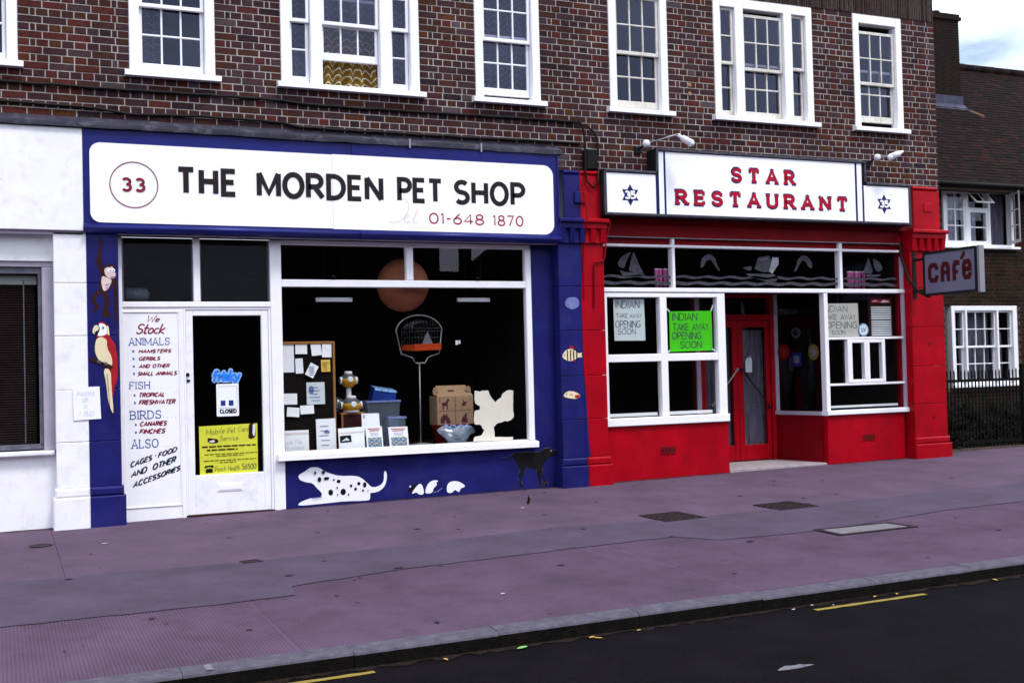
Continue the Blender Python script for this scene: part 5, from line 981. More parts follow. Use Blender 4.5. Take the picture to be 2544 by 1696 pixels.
for p_, a, b, c, d in ((dogp, 4.685, 4.795, .955, 1.085), (birdp, 4.925, 5.025, .965, 1.075), (rabp, 4.67, 4.80, .795, .915), (catp, 4.935, 5.01, .80, .915)): mb.flat([(a + (b - a) * u, c + (d - c) * v) for u, v in p_], YC - .0005)
mb.build('animal_print', kraftprint, cr)
bg_ = thing('polythene_bag_bundle', 'bundle of crumpled clear polythene bags heaped below the cardboard carrier', 'bags', (4.81, .27, SH)); mb = MB(); vs = []; n = 22
for k in range(6):
    for i in range(n): a = i * 2 * math.pi / n; r_ = (.10, .12, .15, .19, .21, .16)[k] * (1 + .14 * math.sin(5 * a + k) + .1 * random.uniform(-1, 1)); vs.append((4.815 + r_ * math.cos(a), .25 + .4 * r_ * math.sin(a), SH + .012 + .04 * k + .012 * math.sin(3 * a + k)))
mb.add(vs, [(k * n + i, k * n + (i + 1) % n, (k + 1) * n + (i + 1) % n, (k + 1) * n + i) for k in range(5) for i in range(n)]); mb.build('film', bagplastic, bg_)
mb = MB(); mb.tube([(4.65 + .33 * i / 14, .22 + .03 * math.sin(i * 2.1), .765 + .02 * math.sin(i * 1.7)) for i in range(15)], [.008 + .008 * abs(math.sin(i * 1.3)) for i in range(15)], 6); mb.build('gathered_top', bluefoil, bg_)
pt = thing('feed_tub', 'dull red feed tub carrying the cardboard carrier', 'tub', (4.86, .55, SH)); mb = MB(); mb.lathe((4.86, .55, SH), [(.19, 0), (.22, .2), (.228, .205), (.228, .226)], 24); mb.build('body', redold, pt, True)
to = thing('torn_paper', 'torn white paper with ragged bites stuck inside the pet shop glass at right', 'poster', (5.2, .1, .87)); mb = MB(); rg = []
T_ = L['torn']
for i, p_ in enumerate(T_):
    q_ = T_[(i + 1) % len(T_)]; n = max(1, int(math.hypot(q_[0] - p_[0], q_[1] - p_[1]) / .022))
    for k in range(n): t = k / n; jj = .007 if k and n < 8 else .0015; rg.append((p_[0] + (q_[0] - p_[0]) * t + random.uniform(-jj, jj), p_[1] + (q_[1] - p_[1]) * t + random.uniform(-jj, jj)))
mb.prism(rg, .100, .1012); mb.build('sheet', mat('warm white paper', (.74, .69, .60), .7, .04, 6), to)
tg = thing('glass_sticker', 'tiny white sticker on the pet shop glass right of the bird cage', 'sticker', (4.79, .098, 1.73)); mb = MB(); mb.box(4.765, 4.795, .0960, .0966, 1.70, 1.75); mb.box(4.80, 4.825, .0960, .0966, 1.71, 1.75); mb.build('label_print', papergrey, tg)
o = thing('storage_bag', 'blue grey polythene bag lying behind the louvred fanlight over the panel', 'bag', (1.30, .3, 2.25)); mb = MB(); mb.lathe((1.20, .3, 2.27), [(.02, 0), (.07, .02), (.075, .12), (.07, .22), (.03, .25)], 12, 'x'); mb.build('film', mat('dusty polythene', (.06, .075, .10), .3, .4, 30), o, True)
mb = MB(); mb.box(1.15, 2.64, .16, .7, 2.12, 2.18); mb.build('shelf', brown, pf)
# ================================================================== RESTAURANT FRONT
rf = thing('shopfront', 'red restaurant front with white framed windows, recessed double doors and red stall risers', 'shop front', (9, 0, .05))
YT = .06
# sign box
rs = thing('shop_sign', 'white stepped restaurant sign board with red serif lettering and two blue stars', 'shop sign', (8.9, -.2, 3.6))
BZ = 3.195
outl = [(6.57, BZ), (11.232, BZ), (11.232, 3.742), (10.487, 3.742), (10.487, 4.022), (7.290, 4.022), (7.290, 3.742), (6.57, 3.742)]
mb = MB(); mb.prism(outl, -.195, .0); mb.build('box', darkmetal, rs)
mb = MB()
def trim(pts, w, y0, y1):
    n = len(pts)
    for i in range(n):
        (a, b), (c, d) = pts[i], pts[(i + 1) % n]
        if abs(a - c) < 1e-6: s_ = 1 if d > b else -1; mb.bev(a - (w if s_ > 0 else 0), a + (0 if s_ > 0 else w), y0, y1, min(b, d), max(b, d), .008)
        else: s_ = 1 if c > a else -1; mb.bev(min(a, c) + w * .0, max(a, c), y0 - .0015, y1, b - (0 if s_ > 0 else w), b + (w if s_ > 0 else 0), .008)
trim(outl, .034, -.222, -.196); mb.build('edge_trim', mat('dark grey trim', (.055, .055, .07), .35, .3, 10, metal=.4), rs)
for k, (a, b, c, d) in enumerate(((6.606, 7.278, BZ + .036, 3.700), (7.422, 10.302, BZ + .036, 3.985), (10.444, 11.196, BZ + .036, 3.700))): mb = MB(); mb.box(a, b, -.206, -.196, c, d); mb.build('face_panel', signwhite, rs)
for a, b in ((7.326, 7.394), (10.334, 10.414)): mb = MB(); mb.box(a, b, -.206, -.196, BZ + .036, 3.985); mb.build('face_strip', signwhite, rs)
for a, b, t in ((7.279, 7.306, 3.70), (7.395, 7.421, 3.985), (10.303, 10.333, 3.985), (10.415, 10.443, 3.70)): mb = MB(); mb.bev(a, b, -.212, -.196, BZ + .036, t, .004); mb.build('divider', navy, rs)
RW = (7.560, 3.352, 10.160, 3.530); SW = (8.375, 3.660, 9.330, 3.838)
for s_, q_, g_ in (('RESTAURANT', RW, .60), ('STAR', SW, .66)):
    letters(s_, (q_[0] - .010, q_[1] - .010, q_[2] + .010, q_[3] + .010), -.2070, navy, rs, 'letter_edge', gap=g_, w=.205, serif=.2, extra=.013)
    letters(s_, q_, -.2092, crimson, rs, 'letter', gap=g_, w=.215, serif=.2)
for cx_, cz_ in ((6.922, 3.443), (10.778, 3.468)):
    mb = MB(); r_ = .131
    for k, s_ in enumerate((1, -1)): mb.flat([(cx_ + .98 * r_ * math.sin(R(120 * i)) * (1 if s_ > 0 else -1), cz_ + s_ * r_ * math.cos(R(120 * i))) for i in range(3)], -.2075 - .0004 * k)
    mb.build('star', navy, rs); text('35', (cx_ - .080, cz_ - .050, cx_ + .080, cz_ + .052), yplane(-.2090), .24, gap=.16).build('number', signwhite, rs)
# red boarding above the windows
mb = MB(); mb.box(6.60, 11.28, -.02, .10, 3.145, 3.194); mb.box(6.60, 11.28, .03, .14, 2.978, 3.144); mb.build('boarding', redold, rf)
mb = MB(); mb.box(6.60, 11.28, .085, .14, 2.888, 2.966); mb.build('boarding', redold, rf)
mb = MB(); mb.bev(6.66, 11.22, .02, .12, 2.967, 2.977, .003); mb.build('metal_rail', aluminium, rf)
mb = MB(); mb.bev(6.64, 11.25, .03, .13, 2.857, 2.887, .004); mb.bev(6.60, 11.29, .02, .13, 2.304, 2.356, .005)
for a, b in ((7.628, 7.668), (10.206, 10.254)): mb.bev(a, b, .032, .13, 2.357, 2.856, .005); mb.bev(a, b, .032, .13, 2.888, 2.966, .004)
mb.build('fanlight_frame', white, rf)
mb = MB(); mb.bev(11.245, 11.287, .03, .13, 2.357, 2.80, .004); mb.bev(11.25, 11.29, .03, .13, .70, 2.30, .004); mb.build('end_post', lilac, rf)  # white post coloured lilac, its shade put into the paint
for a, b in ((6.60, 7.628), (7.668, 10.206), (10.254, 11.245)): mb = MB(); mb.add([(a, .075, 2.356), (b, .075, 2.356), (b, .075, 2.857), (a, .075, 2.857)], [(0, 1, 2, 3)]); mb.build('fanlight_pane', glass, rf)
# frosted pictures stuck on the fanlight
fk = thing('window_film', 'frosted film of sailing boats, dolphins and waves on the restaurant fanlight', 'window film', (9, .073, 2.5))
def film(name, shapes, m, y=.0735):
    mb = MB()
    for s_ in shapes: mb.flat(s_, y)
    mb.build(name, m, fk)
film('boat', [smooth(L['boat1a']), L['boat1b'], L['boat1c']], frosted); film('boat', [smooth(L['boat2b']), L['boat2a'], [(10.64, 2.55), (10.93, 2.56), (10.88, 2.53), (10.70, 2.525)]], frosted)
film('dolphin', [smooth(L['dol1'])], frosted); film('dolphin', [smooth(L['dol2'])], frosted)
film('ship', [[(8.69, 2.62), (8.83, 2.648), (8.83, 2.60), (8.79, 2.585)], [(8.875, 2.61), (8.935, 2.755), (9.10, 2.785), (9.14, 2.73), (9.12, 2.575), (9.0, 2.57)], [(8.74, 2.548), (9.17, 2.545), (9.245, 2.50), (9.20, 2.45), (9.05, 2.452), (8.80, 2.505)]], frosted)
film('ship_sail', [[(9.10, 2.58), (9.15, 2.55), (9.255, 2.68), (9.255, 2.76), (9.16, 2.765)], [(8.96, 2.72), (9.09, 2.745), (9.09, 2.75), (8.96, 2.725)]], frostbright, .0728)
wv = []
for a, b in ((6.66, 7.62), (7.67, 10.20), (10.26, 11.2)):
    for zc, am, th in ((2.492, .010, .018), (2.415, .009, .024)):
        n = int((b - a) / .05); top = [(a + (b - a) * i / n, zc + th + am * math.sin(i * .9 + zc * 50)) for i in range(n + 1)]; bot = [(a + (b - a) * i / n, zc - th * .6 + am * math.sin(i * .9 + zc * 50 + .5)) for i in range(n, -1, -1)]; wv.append(top + bot)
film('waves', wv, frosted)
# left window
def frame(name, m, bars, y0=.025, y1=.12):
    mb = MB()
    for k, (a, b, c, d) in enumerate(bars): mb.bev(a, b, y0 + .0009 * k, y1, c, d, .005)
    return mb.build(name, m, rf)
frame('window_frame', white, [(6.60, 6.695, .69, 2.292), (7.428, 7.526, .785, 2.24), (8.261, 8.378, .69, 2.292), (6.695, 8.261, 2.24, 2.292), (6.695, 8.261, 1.457, 1.550)])
mb = MB(); mb.bev(6.60, 8.392, .0, .125, .685, .782, .008); mb.build('sill', white, rf)
for a, b in ((6.695, 7.428), (7.526, 8.261)):
    for c, d in ((.783, 1.457), (1.55, 2.24)): mb = MB(); mb.add([(a, .078, c), (b, .078, c), (b, .078, d), (a, .078, d)], [(0, 1, 2, 3)]); mb.build('pane', glass, rf)
mb = MB(); mb.box(6.60, 8.386, .04, .13, gz(8, 0) - .05, .684); mb.build('stall_riser', red, rf)
mb = MB(); mb.box(9.932, 11.225, .04, .13, gz(10, 0) - .05, .694); mb.build('stall_riser', red, rf)
mb = MB(); mb.box(11.226, 11.30, .07, .14, gz(11, 0) - .05, 3.10); mb.build('end_panel', redold, rf)
# right window with serving hatch
frame('window_frame', white, [(9.922, 9.985, .70, 2.303), (9.985, 11.25, 1.687, 1.719), (9.985, 11.25, 1.079, 1.108)])
mb = MB(); mb.bev(9.915, 11.30, .0, .125, .695, .757, .008); mb.build('sill', white, rf)
for a, b, c, d in ((9.985, 11.25, 1.719, 2.304), (9.985, 10.305, 1.108, 1.687), (10.925, 11.25, 1.108, 1.687), (9.985, 11.25, .757, 1.079)): mb = MB(); mb.add([(a, .078, c), (b, .078, c), (b, .078, d), (a, .078, d)], [(0, 1, 2, 3)]); mb.build('pane', glass, rf)
ht = frame('serving_hatch', white, [(10.288, 10.365, 1.112, 1.684), (10.568, 10.606, 1.157, 1.640), (10.609, 10.659, 1.157, 1.640), (10.868, 10.922, 1.112, 1.684), (10.365, 10.868, 1.112, 1.156), (10.365, 10.868, 1.641, 1.684)], .022, .09); ht['_w'] = [9, 0, .05]
for a, b in ((10.365, 10.568), (10.659, 10.868)): mb = MB(); mb.add([(a, .036, 1.156), (b, .036, 1.156), (b, .036, 1.641), (a, .036, 1.641)], [(0, 1, 2, 3)]); mb.build('pane', glass, ht)
# air bricks
for x0, z0, x1, z1 in (L['vent1'], L['vent2']):
    mb = MB(); mb.bev(x0, x1, .034, .05, z0, z1, .003); v = mb.build('air_vent', redold, rf); v['_w'] = [9, 0, .05]; w = (x1 - x0); h = z1 - z0
    mb = MB()
    for i in range(4):
        a = x0 + w * (.08 + .23 * i); mb.add([(a, .0335, z0 + h * .5), (a + w * .07, .0335, z0 + h * .2), (a + w * .14, .0335, z0 + h * .5), (a + w * .07, .0335, z0 + h * .8)], [(0, 1, 2, 3)])
        if i < 3: c = a + w * .185; mb.add([(c - w * .05, .0335, z0 + h * .85), (c + w * .05, .0335, z0 + h * .85), (c, .0335, z0 + h * .6)], [(0, 1, 2)]); mb.add([(c - w * .05, .0335, z0 + h * .15), (c + w * .05, .0335, z0 + h * .15), (c, .0335, z0 + h * .4)], [(0, 1, 2)])
    mb.build('slots', black, v)
# porch with the double doors
DY = .93; GP = gz(9, .1) + .035
mb = MB(); mb.bev(8.40, 9.92, .055, .62, gz(9, 0) - .05, GP - .004, .006); mb.build('step', stepstone, rf)
for i in range(7):
    for k in range(4): a, b = 8.40 + i * .2172, 8.40 + (i + 1) * .2172 - .006; c, d = .075 + k * .214, .075 + (k + 1) * .214 - .006; q = MB(); q.add([(a, c, GP), (b, c, GP), (b, d, GP), (a, d, GP), (a, c, GP - .01), (b, c, GP - .01)], [(0, 1, 2, 3), (4, 5, 1, 0)]); q.build('floor_tile', stepstone, rf)
mb = MB(); mb.box(8.39, 9.92, .13, 1.0, 2.34, 2.36); mb.build('porch_ceiling', brown, rf)
def splay(xa, ya, xb, yb, side):
    d = Vector((xb - xa, yb - ya)); n_ = Vector((-d.y, d.x)).normalized() * .03; P_ = lambda u, v, o=0: (xa + d.x * u + n_.x * o, ya + d.y * u + n_.y * o, v)
    def slab(name, m, u0, u1, z0, z1, o0=-1, o1=1): mb = MB(); mb.loft([[P_(u0, z0, o0), P_(u1, z0, o0), P_(u1, z0, o1), P_(u0, z0, o1)], [P_(u0, z1, o0), P_(u1, z1, o0), P_(u1, z1, o1), P_(u0, z1, o1)]]); mb.build(name, m, rf)
    slab('porch_riser', redold, 0, 1, GP - .08, .695); slab('porch_sill', lilac, 0, 1, .697, .745, -1.6, 1.6); slab('porch_post', lilac, .95, 1, .747, 2.338)
    mb = MB(); mb.add([P_(0, .747), P_(.95, .747), P_(.95, 2.338), P_(0, 2.338)], [(0, 1, 2, 3)]); mb.build('porch_pane', glass, rf); return P_
PL_ = splay(8.36, .13, 8.53, DY, 0); PR_ = splay(9.94, .13, 9.785, DY, 1)
mb = MB()
for a, b, c, d in ((8.50, 8.575, GP, 2.338), (9.705, 9.80, GP, 2.338), (8.575, 9.705, 1.995, 2.07), (8.575, 9.705, 2.30, 2.338)): mb.bev(a, b, DY - .03, DY + .08, c, d, .005)
mb.build('door_frame', red, rf); mb = MB(); mb.add([(8.575, DY + .03, 2.07), (9.705, DY + .03, 2.07), (9.705, DY + .03, 2.30), (8.575, DY + .03, 2.30)], [(0, 1, 2, 3)]); mb.build('fanlight_pane', glass, rf)
for k, (a, b) in enumerate(((8.58, 9.172), (9.176, 9.70))):
    mb = MB(); s1, s2 = (.10, .075) if k == 0 else (.145, .062)
    s1, s2 = (.075, .08) if k == 0 else (.086, .062)
    for p, q, c, d in ((a, a + s1, GP + .01, 1.99), (b - s2, b, GP + .01, 1.99), (a + s1, b - s2, GP + .01, .30), (a + s1, b - s2, 1.895, 1.99)): mb.bev(p, q, DY, DY + .045, c, d, .005)
    d_ = mb.build('door_leaf', red, rf); d_['_w'] = [9, 0, .05]
    mb = MB(); mb.add([(a + s1, DY + .02, .30), (b - s2, DY + .02, .30), (b - s2, DY + .02, 1.895), (a + s1, DY + .02, 1.895)], [(0, 1, 2, 3)]); mb.build('pane', glass, d_)
    mb = MB(); sgn = -1 if k == 0 else 1
    if k == 0: mb.tube([(9.135, DY - .045, 1.325), (8.93, DY - .075, 1.12), (8.72, DY - .05, .86)], .0105, 8); mb.lathe((9.135, DY, 1.325), [(.018, 0), (.018, -.05)], 10, 'y'); mb.lathe((8.72, DY, .86), [(.018, 0), (.018, -.06)], 10, 'y')
    else: mb.tube([(9.21, DY - .045, 1.325), (9.66, DY - .045, .80)], .010, 8); mb.lathe((9.21, DY, 1.325), [(.018, 0), (.018, -.05)], 10, 'y'); mb.lathe((9.66, DY, .80), [(.018, 0), (.018, -.05)], 10, 'y')
    mb.build('push_bar', aluminium if k == 0 else brown, d_)
    curtain(a + s1 - .02, b - s2 + .02, .25, 1.92 if k == 0 else 1.86, DY + .10, netdim, ('grey net curtain behind the glass of the left door leaf' if k == 0 else 'grey net curtain behind the glass of the right door leaf'), .018, .085, 'net curtains behind the restaurant doors')
o = thing('door_card', 'small white card hanging on a cord inside the right restaurant door', 'sign', (9.36, DY, 1.4)); mb = MB(); mb.prism([(9.30, 1.285), (9.405, 1.28), (9.41, 1.44), (9.395, 1.49), (9.32, 1.47), (9.30, 1.43)], DY + .005, DY + .008); mb.build('card', papergrey, o); mb = MB(); mb.tube([(9.32, DY + .006, 1.47), (9.385, DY + .006, 1.515), (9.395, DY + .006, 1.49)], .003, 5); mb.build('cord', papergrey, o)
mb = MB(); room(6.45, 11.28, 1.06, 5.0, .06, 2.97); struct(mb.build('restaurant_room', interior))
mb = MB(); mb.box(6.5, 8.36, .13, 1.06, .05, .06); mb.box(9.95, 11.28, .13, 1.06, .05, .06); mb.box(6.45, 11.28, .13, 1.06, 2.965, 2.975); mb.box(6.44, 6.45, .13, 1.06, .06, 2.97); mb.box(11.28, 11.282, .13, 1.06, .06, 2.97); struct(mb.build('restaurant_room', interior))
mb = MB(); mb.bev(6.72, 7.40, .10, .125, .795, .835, .006); mb.bev(7.54, 8.20, .10, .125, .795, .835, .006); mb.bev(10.0, 11.18, .10, .125, .785, .815, .005); mb.build('inner_rail', wplastic, rf)
mb = MB(); mb.box(6.6, 8.36, .125, .45, .70, .715); mb.box(9.96, 11.27, .125, .4, .70, .715); mb.build('window_board', brown, rf)
# posters and cards in the restaurant windows
def poster(label, pts, m, lines, y=.084, w=.085, rnd=True, mm=pencil):
    cx_, cz_ = sum(p[0] for p in pts) / len(pts), sum(p[1] for p in pts) / len(pts); o = thing('poster', label, 'poster', (cx_, y, cz_), 'take away notices in the restaurant windows'); mb = MB(); mb.prism(pts, y, y + .0012); mb.build('sheet', m, o); mb = MB()
    for s_, rc in lines: text(s_, rc, yplane(y - .0015), w, .04, 0, rnd, .16, mb=mb)
    mb.build('lettering', mm, o); return o
poster('white hand lettered take away notice in the leftmost restaurant pane', [(6.816, 1.717), (7.246, 1.715), (7.24, 2.221), (6.812, 2.218)], mat('pale green white paper', (.52, .60, .60), .7, .04, 8), [('INDIAN', (6.838, 2.108, 7.175, 2.205)), ('TAKE', (6.845, 1.996, 7.005, 2.048)), ('AWAY', (7.035, 1.992, 7.205, 2.045)), ('OPENING', (6.832, 1.872, 7.185, 1.960)), ('SOON', (6.862, 1.792, 7.112, 1.862))])
poster('bright green take away notice held by tape at its corners', [tuple(p) for p in L['post2']][::-1], greenpaper, [('INDIAN', (7.630, 1.955, 8.0, 2.052)), ('TAKE', (7.640, 1.832, 7.87, 1.922)), ('AWAY', (7.915, 1.832, 8.165, 1.922)), ('OPENING', (7.622, 1.722, 8.055, 1.815)), ('SOON', (7.735, 1.61, 8.052, 1.70))], .083, .11)
p3 = poster('yellowed take away notice half hidden by the post of the right restaurant window', [(9.94, 1.728), (10.541, 1.728), (10.53, 2.172), (9.94, 2.165)], paperdim, [('INDIAN', (9.95, 2.055, 10.355, 2.138)), ('TAKE', (9.95, 1.952, 10.17, 2.022)), ('AWAY', (10.235, 1.952, 10.49, 2.022)), ('OPENING', (9.985, 1.835, 10.51, 1.925)), ('SOON', (10.082, 1.750, 10.305, 1.813))])
tps = [(7.537, 2.123, 7.60, 2.066), (8.237, 2.15, 8.205, 2.075), (7.59, 1.588, 7.543, 1.556), (8.209, 1.598, 8.262, 1.563)]
for i, (a, b, c, d) in enumerate(tps):
    mb = MB(); ribbon(mb, [(a, b), (c, d)], .02, lambda p: (p.x, .0815, p.y)); tag(mb.build('tape_strip', papergrey), 'strip of tape at the %s corner of the bright green notice' % ('upper left', 'upper right', 'lower left', 'lower right')[i], 'tape', 'tape strips holding the green notice')
mn = thing('menu_board', 'brown framed price list of white strips with a red heading in the right window', 'menu board', (10.95, .125, 2)); mb = MB(); mb.box(10.745, 11.15, .125, .14, 1.725, 2.26); mb.build('backing', brown, mn)
mb = MB(); mb.box(10.785, 11.12, .120, .126, 2.175, 2.23); mb.build('heading', signred, mn)
mb = MB(); mb.flat([(10.80, 2.19), (10.85, 2.215), (10.95, 2.19), (11.0, 2.22), (11.10, 2.20), (11.10, 2.19), (10.98, 2.18), (10.9, 2.20)], .1192); mb.build('heading_script', paper, mn)
for z0, n in ((1.955, 6), (1.735, 7)):
    for i in range(n): z = z0 + i * .0305; q = MB(); q.bev(10.785, 11.125, .119, .126, z, z + .020, .002); q.build('price_strip', papergrey, mn)
o = thing('disc_sticker', 'round pale blue sticker with dark letters beside the yellowed notice', 'sticker', (10.605, .08, 1.815)); mb = MB(); mb.lathe((10.605, .0775, 1.815), [(.088, -.003), (.088, 0)], 28, 'y'); mb.build('rim', mat('sticker blue', (.10, .24, .38), .5, .1, 8), o); mb = MB(); mb.lathe((10.605, .073, 1.815), [(.070, 0), (.070, .002)], 28, 'y'); mb.build('face', papergrey, o); text('LV', (10.57, 1.785, 10.645, 1.845), yplane(.0715), .2, gap=.05).build('lettering', navy, o)
def tumblers(x0, label):
    for i in range(5):
        r_ = .025; x = x0 + i * .062; o = thing('tumbler', label[i], 'tumbler', (x, .19, 2.36), 'pink tumblers standing behind the restaurant fanlight'); mb = MB(); mb.lathe((x, .19 + .012 * (i % 2), 2.357), [(.019, 0), (.024, .10), (.026, .245), (.024, .245), (.018, .02)], 12); mb.build('glass_wall', pinkglass, o, True)
        mb = MB(); mb.lathe((x, .19 + .012 * (i % 2), 2.357), [(.0265, .235), (.0265, .25)], 12, cap=False); mb.build('rim', pinkish, o)
    mb = MB(); mb.box(x0 - .08, x0 + .33, .14, .26, 2.34, 2.356); mb.build('ledge', brown, rf)
ords = ('leftmost', 'second', 'middle', 'fourth', 'rightmost')
tumblers(7.49, ['%s pink tumbler of the row near the left sailing boat' % q for q in ords]); tumblers(10.48, ['%s pink tumbler of the row near the right sailing boat' % q for q in ords])
def badge(u, z, pts_r, m, label, ring=None, sq=None):
    o = thing('window_badge', label, 'sticker', PR_(u, z, .2)); mb = MB()
    shape = [(u + pts_r[0] * math.cos(t * .3927), z + pts_r[1] * math.sin(t * .3927)) for t in range(16)] if not sq else [(u - pts_r[0], z - pts_r[1]), (u + pts_r[0], z - pts_r[1]), (u + pts_r[0], z + pts_r[1]), (u - pts_r[0], z + pts_r[1])]
    mb.add([PR_(a, b, .12) for a, b in shape], [tuple(range(len(shape)))]); mb.build('disc', m, o)
    mb = MB(); k = .55; mb.add([PR_(u + (a - u) * k, z + (b - z) * k, .2) for a, b in shape], [tuple(range(len(shape)))]); mb.build('centre', ring or interior, o)
badge(.52, 1.80, (.10, .075), mat('dim grey card', (.035, .035, .05), .6, .1, 8), 'round grey badge highest on the side pane of the porch', black); badge(.52, 1.44, (.10, .09), navy, 'square navy badge on the side pane of the porch', greymetal, 1); badge(.80, 1.55, (.13, .11), redold, 'round dull red badge nearest the door on the side pane of the porch', mat('dim orange card', (.14, .02, .012), .6, .2, 20)); badge(.16, 1.53, (.11, .105), mat('ochre card', (.10, .07, .02), .6, .1, 8), 'round ochre badge nearest the post on the side pane of the porch', greymetal)
# ================================================================== CAFE BOX SIGN
cf = thing('projecting_sign', 'grey violet box sign reading cafe sticking out from the red pilaster', 'hanging sign', (11.38, -.8, 2.52)); CX = 11.32
mb = MB(); mb.box(CX + .004, CX + .055, -1.265, -.31, 2.245, 2.815); mb.build('box', greymetal, cf)
mb = MB(); mb.box(CX, CX + .0035, -1.205, -.335, 2.27, 2.79); mb.build('face', cafeface, cf)
mb = MB()
for a, b, c, d in ((-1.285, -1.205, 2.235, 2.815), (-.335, -.305, 2.24, 2.82), (-1.205, -.335, 2.79, 2.82), (-1.205, -.335, 2.24, 2.27)): mb.box(CX - .012, CX + .066, a, b, c, d)
mb.build('frame', darkmetal, cf); mb = MB(); mb.box(CX - .014, CX + .068, -1.29, -1.255, 2.23, 2.82); mb.build('end_trim', aluminium, cf)
mb = MB(); mb.tube([(CX + .03, -.10, 2.74), (CX + .03, -.31, 2.74)], .02, 8); mb.tube([(CX + .03, -.10, 2.32), (CX + .03, -.31, 2.32)], .02, 8); mb.box(CX + .0, CX + .06, -.112, -.099, 2.22, 2.84); mb.build('bracket', darkmetal, cf)
GC_ = {'C': [(.95, .68), (.95, .8), (.78, 1), (.22, 1), (0, .8), (0, .2), (.22, 0), (.78, 0), (.95, .2), (.95, .32)], 'A': [(0, 0), (0, .78), (.22, 1), (.72, 1), (.94, .78), (.94, 0)], 'F': [(0, 0), (0, .78), (.22, 1), (.92, 1), (.92, .82)], 'E': [(.2, .52), (.95, .52), (.95, .78), (.75, 1), (.22, 1), (0, .8), (0, .2), (.22, 0), (.75, 0), (.95, .2), (.95, .3)]}
ys = [-.389, -.585, -.615, -.785, -.820, -.955, -.985, -1.155]; mb = MB()
for k, ch in enumerate('CAFE'):
    a, b = ys[2 * k], ys[2 * k + 1]; z0, z1 = 2.432 - .04 * (-.389 - a), 2.684 - .05 * (-.389 - a); z0, z1 = 2.405, 2.665; th = .062; W_ = abs(b - a)
    mp = lambda p, k=k: (CX - .002 - .0004 * k, -p.x, p.y); f_ = lambda u, v: (-a + th / 2 + (W_ - th) * u, z0 + th / 2 * (0 if ch in 'AF' and v == 0 else 1) + (z1 - z0 - th / 2 - th / 2 * (1)) * v + (0 if not (ch in 'AF' and v > 0) else 0))
    ribbon(mb, [f_(u, v) for u, v in GC_[ch]], th, mp)
    if ch == 'A': ribbon(mb, [f_(0, .44), f_(.94, .44)], th * .8, lambda p: (CX - .004, -p.x, p.y))
    if ch == 'F': ribbon(mb, [f_(0, .42), f_(.95, .42)], th * .7, lambda p: (CX - .004, -p.x, p.y))
ribbon(mb, [(.985, 2.685), (1.025, 2.745)], .048, lambda p: (CX - .003, -p.x, p.y), True)
mb.build('lettering', cafered, cf)
cb = MB(); cb.tube([(11.24, .05, 3.05), (11.22, -.02, 2.75), (11.24, -.10, 2.5), (11.29, -.20, 2.33), (11.36, -.30, 2.245), (11.40, -.34, 2.235)], .018, 8); tag(cb.build('sign_cable', black), 'thick black cable drooping from the restaurant front to the cafe box sign', 'cable')
# ================================================================== SPOT LAMPS, JUNCTION BOX, CABLES
def spot(label, base, elbow, head, aim, back):
    o = thing('spot_lamp', label, 'spot lamp', base, 'small white spot lamps above the restaurant sign'); b = Vector(base)
    mb = MB(); mb.box(b.x - .05, b.x + .05, -.02, .004, b.z - .04, b.z + .04); mb.tube([b, (b.x + .02, -.14, b.z + .045)], .012, 8); mb.build('wall_bracket', darkmetal, o)
    mb = MB(); c = Vector((b.x + .03, -.16, b.z + .05)); mb.lathe((c.x, c.y, c.z), [(.001, -.05), (.035, -.04), (.05, 0), (.035, .04), (.001, .05)], 14); mb.build('joint', wplastic, o, True)
    mb = MB(); mb.tube([c, elbow], .009, 8); mb.build('arm', aluminium, o, True); h, t = Vector(head), Vector(aim); d = (t - h).normalized(); k = Vector(back)
    mb = MB(); mb.tube([k, k + (h - k) * .25, k + (h - k) * .3, h, h + d * .005], [.018, .022, .036, .046, .040], 16); mb.build('can', wplastic, o, True); mb = MB(); mb.tube([h, h + d * .02, h + d * .035], [.044, .036, .012], 16); mb.build('lens', paper, o, True)
    mb = MB(); mb.tube([elbow, k + (h - k) * .3], .012, 8); mb.build('swivel', wplastic, o)
spot('white spot lamp on an arm above the left step of the restaurant sign', (7.16, -.0, 4.03), (7.50, -.40, 4.17), (7.61, -.50, 4.045), (7.72, -.58, 3.95), (7.49, -.40, 4.155)); spot('white spot lamp on an arm above the right step of the restaurant sign', (10.70, -.0, 4.04), (10.86, -.36, 4.085), (10.72, -.42, 4.05), (10.60, -.48, 4.01), (10.98, -.36, 4.15))
jb = thing('junction_box', 'black cable junction box on the brickwork above the red half of the middle pilaster', 'junction box', (6.47, -.05, 3.87)); mb = MB(); mb.bev(6.40, 6.555, -.11, .003, 3.745, 3.985, .012); mb.build('body', black, jb); mb = MB(); mb.bev(6.41, 6.47, -.10, .0, 3.985, 3.998, .004); mb.build('lid_tag', capgreen, jb)
def cable(pts, y, r_, label, jit=.004): 
    P_ = []; 
    for i in range(len(pts) - 1):
        a, b = pts[i], pts[i + 1]; n = max(1, int(math.hypot(b[0] - a[0], b[1] - a[1]) / .12))
        for k in range(n): t = k / n; P_.append((a[0] + (b[0] - a[0]) * t, y, a[1] + (b[1] - a[1]) * t + random.uniform(-jit, jit)))
    P_.append((pts[-1][0], y, pts[-1][1])); mb = MB(); mb.tube(P_, r_, 8); return tag(mb.build('cable', black, None, True), label, 'cable', 'cables clipped to the brickwork')
cable([(-6, 4.33), (.17, 4.321)] + L['cable1'][1:] , -.022, .017, 'upper black cable running along the bricks below the window sills'); cable([(-6, 4.12), (.3, 4.13)] + [(x, z) for x, z in L['cable2']] + [(6.36, 4.06)], -.02, .015, 'lower black cable running along the bricks just above the lead flashing')
